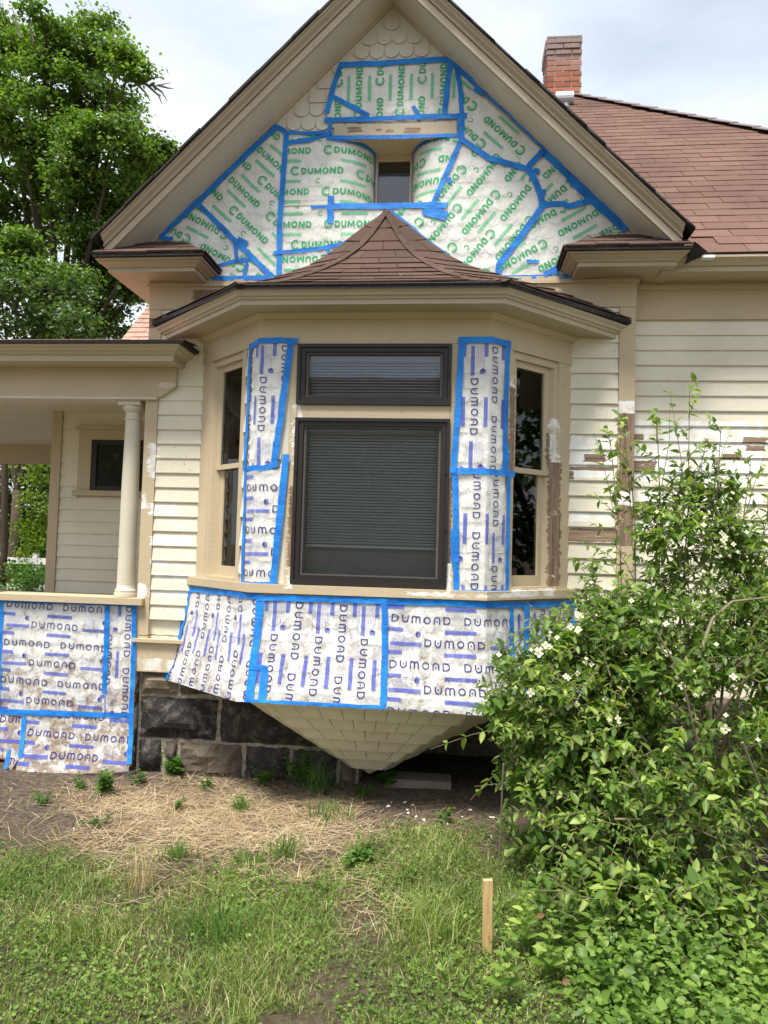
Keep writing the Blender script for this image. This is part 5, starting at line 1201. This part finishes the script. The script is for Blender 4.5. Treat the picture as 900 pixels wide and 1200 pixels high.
# ------------------------------------------------------------------ flowering shrub
shrub = thing('flowering_shrub', 'large leafy shrub with white flowers in front of the right wall', 'shrub', (2.05, -1.25, 0.0)); soff = np.array([2.05, -1.25, 0.0])
ELL = [((2.05, -1.30, .88), (1.20, .62, .78), 720), ((1.25, -1.22, .88), (.50, .42, .52), 290), ((2.05, -.92, 1.85), (.38, .28, .48), 170), ((2.65, -1.10, 1.35), (.60, .45, .58), 240), ((1.45, -1.15, 1.28), (.38, .35, .34), 110), ((1.15, -1.35, .42), (.32, .30, .35), 70), ((1.75, -1.75, .42), (.75, .34, .40), 200), ((1.5, -2.05, .22), (.55, .25, .22), 70), ((2.0, -1.25, .9), (.85, .40, .6), 130)]
LP, LA, LN, LL = [], [], [], []; tw = MB(); ends = []; fl_spots = []
def twig(p0, d, ln, nl, lsz):
    p = Vector(p0); d = Vector(d).normalized(); pts = [p.copy()]; seg = 6
    for k in range(seg):
        d = (d + Vector((random.gauss(0, .10), random.gauss(0, .10), random.gauss(0, .08) - .075))).normalized(); p = p + d*ln/seg; pts.append(p.copy())
    tw.tube(pts[::2], [.0032, .0026, .002, .0012], 4)
    side = d.orthogonal().normalized()
    for k in range(nl):
        f = .12 + .88*k/nl; i = min(seg-1, int(f*seg)); q = pts[i].lerp(pts[i+1], f*seg-i); dd = (pts[i+1]-pts[i]).normalized(); side = (Matrix.Rotation(1.57 + random.uniform(-.3, .3), 3, dd) @ side)
        for s in (1, -1):
            a = (side*s*.9 + dd*.55 + Vector((0, 0, random.uniform(-.35, .15)))).normalized()
            LP.append(tuple(q)); LA.append(tuple(a)); LN.append((random.gauss(0, .35), random.gauss(-.15, .35), 1)); LL.append(lsz*random.uniform(.55, 1.15)*(1.1 if f < .8 else .75))
    return pts[-1]
for (c, r, n) in ELL:
    for _ in range(n):
        v = Vector((random.gauss(0, 1), random.gauss(0, 1) - .25, random.gauss(0, 1) + .15)).normalized(); rad = random.uniform(.62, 1.03)
        p = Vector((c[0]+v.x*r[0]*rad, c[1]+v.y*r[1]*rad, c[2]+v.z*r[2]*rad))
        if p.z < .12 or p.y > -.16 or (p.z < .62 and p.x > 1.95 and p.y < -1.3): continue
        if p.x < .80 + .25*random.random() and p.z < .5: continue
        d = (v + Vector((random.gauss(0, .5), random.gauss(0, .5), random.gauss(.15, .5)))).normalized(); ln = random.uniform(.16, .36)
        e = twig(p - d*ln*.6, d, ln, random.randint(6, 10), random.choice((.034, .044, .054, .064, .074))); ends.append(p)
        if v.y < .35 and e.z > .62: fl_spots.append((e, v))
# tall shoots
for px, py, Y in ((808, 455, -.95), (770, 490, -.9), (845, 500, -1.0), (880, 540, -1.05), (735, 495, -.85), (715, 515, -.85), (900, 600, -1.0), (690, 665, -1.0)):
    t_ = Vector(atY(px, py, Y)); b_ = Vector((t_.x*.75+.45, -.95, 1.3)); 
    for k in range(9):
        f = .25 + .72*k/8; q = b_.lerp(t_, f); sp_ = .75*(1.05-f); twig(q, (t_-b_).normalized()*.6 + Vector((random.gauss(0, .6), random.gauss(0, .4), .2)), .10 + .24*(1.1-f), 4, .058)
    twig(b_.lerp(t_, .55), t_-b_, (t_-b_).length*.5, 7, .06)
    tw.tube([b_, b_.lerp(t_, .5) + Vector((.02, 0, .02)), t_], [.005, .004, .002], 5)
# sprays hanging out to the left
for (x0, y0), (x1, y1), Y in (((640, 870), (545, 918), -1.25), ((650, 840), (505, 842), -1.2), ((660, 720), (590, 730), -1.3), ((660, 920), (560, 900), -1.4), ((640, 790), (578, 780), -1.3), ((700, 960), (600, 1000), -1.6)):
    a, b_ = Vector(atY(x0, y0, Y)), Vector(atY(x1, y1, Y)); twig(a, b_-a, (b_-a).length*1.05, 6, .07)
tw.build('twigs', M['twig'], shrub, fix=False).location = tuple(-soff)
shrub.children[-1]['kind'] = 'stuff'
stems = []
for k in range(34):
    e = random.choice(ends); b_ = Vector((2.0 + random.gauss(0, .30), -1.15 + random.gauss(0, .18), -.02)); m = b_.lerp(e, .5) + Vector((0, 0, .35*(e-b_).length*.5)); pts = [b_.lerp(m, f/4).lerp(m.lerp(e, f/4), f/4) for f in range(5)]
    MB().tube(pts, [.011, .009, .008, .006, .004] if k % 3 else [.017, .014, .011, .008, .005], 6).build('stem', M['twig'], shrub).location = tuple(-soff)
for pts_px, Y, r in (([(822, 760), (835, 725), (858, 705), (900, 700)], -1.75, .009), ([(870, 870), (890, 920), (900, 960)], -1.9, .007), ([(720, 960), (790, 960), (900, 1010)], -1.95, .006), ([(590, 895), (587, 960), (583, 1060)], -1.7, .0045), ([(800, 800), (815, 860), (860, 960), (905, 1010)], -1.85, .006), ([(740, 900), (790, 1000), (845, 1075), (850, 1130)], -1.95, .005), ([(760, 980), (830, 975), (895, 945)], -1.9, .004)):
    pts = [Vector(atY(x, y, Y + .06*i)) for i, (x, y) in enumerate(pts_px)]; MB().tube(pts, [r*(1-.15*i) for i in range(len(pts))], 6).build('stem', M['twig'], shrub).location = tuple(-soff)
LL = np.array(LL); print('shrub leaves', len(LL))
o = leaves('foliage', np.array(LP), np.array(LA), np.array(LN), LL, LL*RNG.uniform(.38, .58, len(LL)), M['bush'], shrub, .3, .18); o.location = tuple(-soff); o['kind'] = 'stuff'
mb = MB()
for k in range(4):
    a = k*math.pi/2; c, s = math.cos(a), math.sin(a); R_ = lambda x, y, z: (x*c-y*s, x*s+y*c, z)
    mb.add([R_(.002, 0, 0), R_(.011, -.0095, .003), R_(.021, -.007, .004), R_(.024, 0, .002), R_(.021, .007, .004), R_(.011, .0095, .003)], [(0, 1, 2, 3), (0, 3, 4, 5)], 0)
mb.add([(.006*math.cos(k*1.047), .006*math.sin(k*1.047), .004) for k in range(6)] + [(0, 0, .009)], [(k, (k+1) % 6, 6) for k in range(6)], 1)
fo = mb.build('flower', [M['petal'], M['stamen']], shrub, fix=False); fme = fo.data
random.shuffle(fl_spots); fl_spots.sort(key=lambda q: -(q[1].z*.5 - q[1].y + random.uniform(-.9, .9) + (.5 if q[0].z > .9 else 0) - .35*(q[0].x-1.5))); first = True
spots = []
for e, v in fl_spots[:66]:
    for k in range(random.choice((1, 1, 2, 3))): spots.append((e + Vector((random.gauss(0, .035), random.gauss(0, .02), random.gauss(0, .03)))*(k > 0), v))
for e, v in spots:
    ob = fo if first else link('flower', fme, shrub); first = False
    dr = Vector((v.x*.6 + random.gauss(-.1, .35), v.y - .7, v.z*.5 + .45 + random.gauss(0, .3))).normalized(); p = e + v*.03
    ob.location = tuple(np.array(p) - soff); ob.rotation_euler = dr.to_track_quat('Z', 'Y').to_euler(); s = random.choice((.38, .5, .62, .75, .9))*random.uniform(.9, 1.1); ob.scale = (s, s, s)

# ------------------------------------------------------------------ trees
def tree(name, label, base, blobs, mat, lsz, dens, trunk_r, group=None, limb=True, seed=1, sub=26, flat=.6):
    rnd = np.random.default_rng(seed); root = thing(name, label, 'tree', base, group); b = np.array(base, float); Ps, Ns = [], []
    mb = MB(); top = np.mean([c for c, r in blobs], axis=0); fork = np.array([b[0]*.8+top[0]*.2, b[1]*.8+top[1]*.2, b[2] + (top[2]-b[2])*.45])
    mb.tube([Vector((0, 0, -.1)), Vector((fork-b)*.5), Vector(fork-b)], [trunk_r, trunk_r*.85, trunk_r*.7], 10)
    mb.build('trunk', M['bark'], root, smooth=True); lm = MB()
    for c, r in blobs:
        c = np.array(c); nsub = max(5, int(sub*r*r)); 
        if limb:
            m = (fork + c)/2 + np.array([0, 0, .25*np.linalg.norm(c-fork)*.3]); lm.tube([Vector(fork-b), Vector(m-b), Vector(c-b)], [trunk_r*.45, trunk_r*.28, trunk_r*.10], 6)
        v = nrm(rnd.normal(size=(nsub, 3))); sc_ = c + v*(rnd.uniform(.45, 1.02, nsub)[:, None])*np.array([r, r, r*.9])
        for s, vv in zip(sc_, v):
            if limb: lm.tube([Vector(c-b), Vector((c*.4+s*.6)-b+rnd.normal(0, .06, 3)), Vector(s-b)], [trunk_r*.08, trunk_r*.05, trunk_r*.025], 4)
            k = int(dens*rnd.uniform(.5, 1.5)); q = rnd.normal(size=(k, 3))*np.array([.21, .21, .11])*(.55+.4*r)
            Ps.append(s + q); Ns.append(np.column_stack([rnd.normal(0, .5, k)+vv[0]*.5, rnd.normal(0, .5, k)+vv[1]*.5, np.full(k, 1.0)*flat+.2]))
    if limb: lm.build('limbs', M['bark'], root, fix=False)['kind'] = 'stuff'
    P = np.concatenate(Ps); Nn = np.concatenate(Ns); n = len(P); az = rnd.uniform(0, 6.283, n); A = np.stack([np.cos(az), np.sin(az), rnd.normal(-.35, .4, n)], 1); ln = lsz*rnd.uniform(.55, 1.2, n)
    o = leaves('crown', P - b, A, Nn, ln, ln*rnd.uniform(.6, .95, n), mat, root, .2, .15); o['kind'] = 'stuff'; print(name, n); return root
def pxb(lst, y0, y1, seed):
    r_ = random.Random(seed); out = []
    for px, py, r in lst:
        Y = r_.uniform(y0, y1); c = atY(px, py, Y); d_ = (c-CP)@CF; out.append((tuple(c), r*d_/FPX))
    return out
tree('maple_tree', 'tall bright green maple rising behind the porch roof', (-8.6, 10.0, 0), pxb([(52, 22, 24), (100, 55, 42), (55, 95, 48), (112, 120, 46), (20, 60, 34), (150, 85, 22), (135, 172, 48), (180, 205, 30), (85, 185, 52), (25, 150, 48), (160, 245, 42), (100, 262, 52), (30, 240, 52), (208, 190, 16), (196, 222, 24), (168, 285, 34), (172, 325, 26), (150, 350, 30), (188, 180, 22), (60, 60, 30), (135, 320, 40), (70, 345, 46), (-20, 100, 40), (-30, 200, 50), (140, 60, 20), (15, 320, 50), (120, 380, 40), (60, 400, 40), (-20, 300, 50), (-15, 20, 28)], 8.2, 10.8, 3), M['maple'], .096, 235, .17, seed=5)
tree('shrubby_tree', 'darker small-leaved tree in front of the maple at the left edge', (-7.2, 6.6, 0), pxb([(20, 360, 42), (62, 345, 36), (85, 372, 30), (40, 395, 40), (0, 330, 34), (100, 395, 26), (-30, 370, 40)], 6.2, 6.9, 8), M['elm'], .085, 70, .10, seed=9, sub=34)
tree('hedge_tree', 'dark leafy tree seen through the open porch', (-8.8, 8.6, 0), pxb([(10, 560, 34), (-20, 600, 40), (22, 600, 34), (48, 570, 34), (10, 640, 34), (40, 640, 34), (60, 610, 26), (25, 540, 26), (5, 680, 30), (45, 685, 26), (-10, 520, 30), (62, 660, 24), (70, 550, 26)], 8.0, 9.2, 4), M['elm'], .10, 150, .10, seed=12, sub=26)
tree('golden_cedar', 'narrow golden green conifer beyond the porch', (-6.25, 6.0, 0), pxb([(42, 560, 7), (43, 585, 11), (42, 615, 13), (44, 645, 15), (45, 675, 16), (58, 600, 9), (60, 640, 12), (58, 670, 12), (41, 546, 4)], 5.9, 6.1, 6), M['cedar'], .06, 45, .06, limb=False, seed=3, sub=420, flat=.1)
for px, Y, r, lab in ((1, 5.2, .055, 'dark tree trunk at the left edge seen through the porch'),):
    c = atY(px, 690, Y); o = MB().tube([Vector((0, 0, 0)), Vector((.02, 0, 1.5)), Vector((-.05, 0, 3.0)), Vector((-.1, 0, 4.5))], [r*1.2, r, r*.9, r*.7], 10).build('tree_trunk', M['bark'], smooth=True); o.location = (c[0], c[1], 0); tag(o, lab, 'tree')
lowp = pxb([(20, 668, 13), (40, 672, 12), (28, 684, 13), (52, 680, 11), (10, 690, 12)], 4.9, 5.2, 2)
tree('low_shrub', 'sunlit low shrub just beyond the porch floor', (-5.75, 5.1, 0), lowp, M['weed'], .06, 40, .02, seed=21, sub=260)
rl = thing('white_fence', 'white rail fence glimpsed past the porch corner', 'fence', (-6.2, 5.7, 0))
for x in (-.6, 0, .6): MB().box(x-.04, x+.04, -.04, .04, 0, 1.5).build('fence_post', M['white_rail'], rl)
for z in (.9, 1.32): MB().box(-.9, .9, -.06, -.041, z, z+.10).build('fence_rail', M['white_rail'], rl)
nb = thing('neighbour_house', 'pale sided neighbouring house reflected in the dark bay window panes', 'house', (1.5, -18.0, 0))
MB().box(-9, 2.2, -5, 0, -.2, 5.8).build('wall', M['siding'], nb); MB().add([(-9.4, .5, 5.75), (2.6, .5, 5.75), (2.6, -2.5, 7.6), (-9.4, -2.5, 7.6), (-9.4, -5.5, 5.75), (2.6, -5.5, 5.75)], [(0, 1, 2, 3), (3, 2, 5, 4), (0, 3, 4), (1, 5, 2), (0, 4, 5, 1)]).build('roof', M['roof_bay'], nb)
bmn = MB()
for k in range(28): bmn.hexa([(-9, .0, .2*k), (2.0, .0, .2*k), (2.0, .035, .2*k), (-9, .035, .2*k), (-9, .0, .2*k+.2), (2.0, .0, .2*k+.2), (2.0, .008, .2*k+.2), (-9, .008, .2*k+.2)])
bmn.build('siding_boards', M['siding'], nb)['kind'] = 'stuff'
MB().box(2.0, 2.25, -.02, .06, -.2, 5.7).build('corner_board', M['white_rail'], nb)
tree('street_tree', 'broad leafy tree mirrored in the right side window of the bay', (10.8, .4, 0), [((10.8, .4, 2.6), 1.7), ((10.6, -.8, 4.2), 1.5), ((11.2, 1.2, 4.4), 1.7), ((10.8, .2, 6.0), 1.7), ((11.2, -.6, 2.2), 1.3)], M['maple'], .22, 26, .22, seed=31, sub=12)
tree('yard_tree', 'tall tree mirrored in the small dark porch window', (-9.2, -11.8, 0), [((-9.2, -11.8, 3.0), 1.7), ((-8.4, -11.2, 4.2), 1.6), ((-10.2, -12.2, 4.4), 1.7), ((-9.0, -11.8, 5.6), 1.6)], M['maple'], .2, 50, .2, seed=41, sub=16)
# the bare twig sticking out of the maple
mt = bpy.data.objects['maple_tree']; tb = MB(); A_ = lambda x, y: Vector(atY(x, y, 8.6)) - Vector(mt.location)
for pl in ([(140, 92), (165, 98), (180, 101), (200, 97)], [(165, 98), (178, 92), (190, 90)], [(180, 101), (190, 108), (196, 118)], [(172, 99), (186, 112), (190, 122)], [(158, 96), (170, 108), (176, 118)], [(186, 100), (196, 103), (203, 104)], [(25, 45), (18, 22), (14, 8)], [(40, 50), (34, 30), (36, 20)]):
    tb.tube([A_(*q) for q in pl], [.03 - .022*i/(len(pl)-1) for i in range(len(pl))], 5)
tb.build('bare_twig', plain('grey_dead_twig', (.16, .14, .125), .9), mt, fix=False)['kind'] = 'stuff'
print('all done')
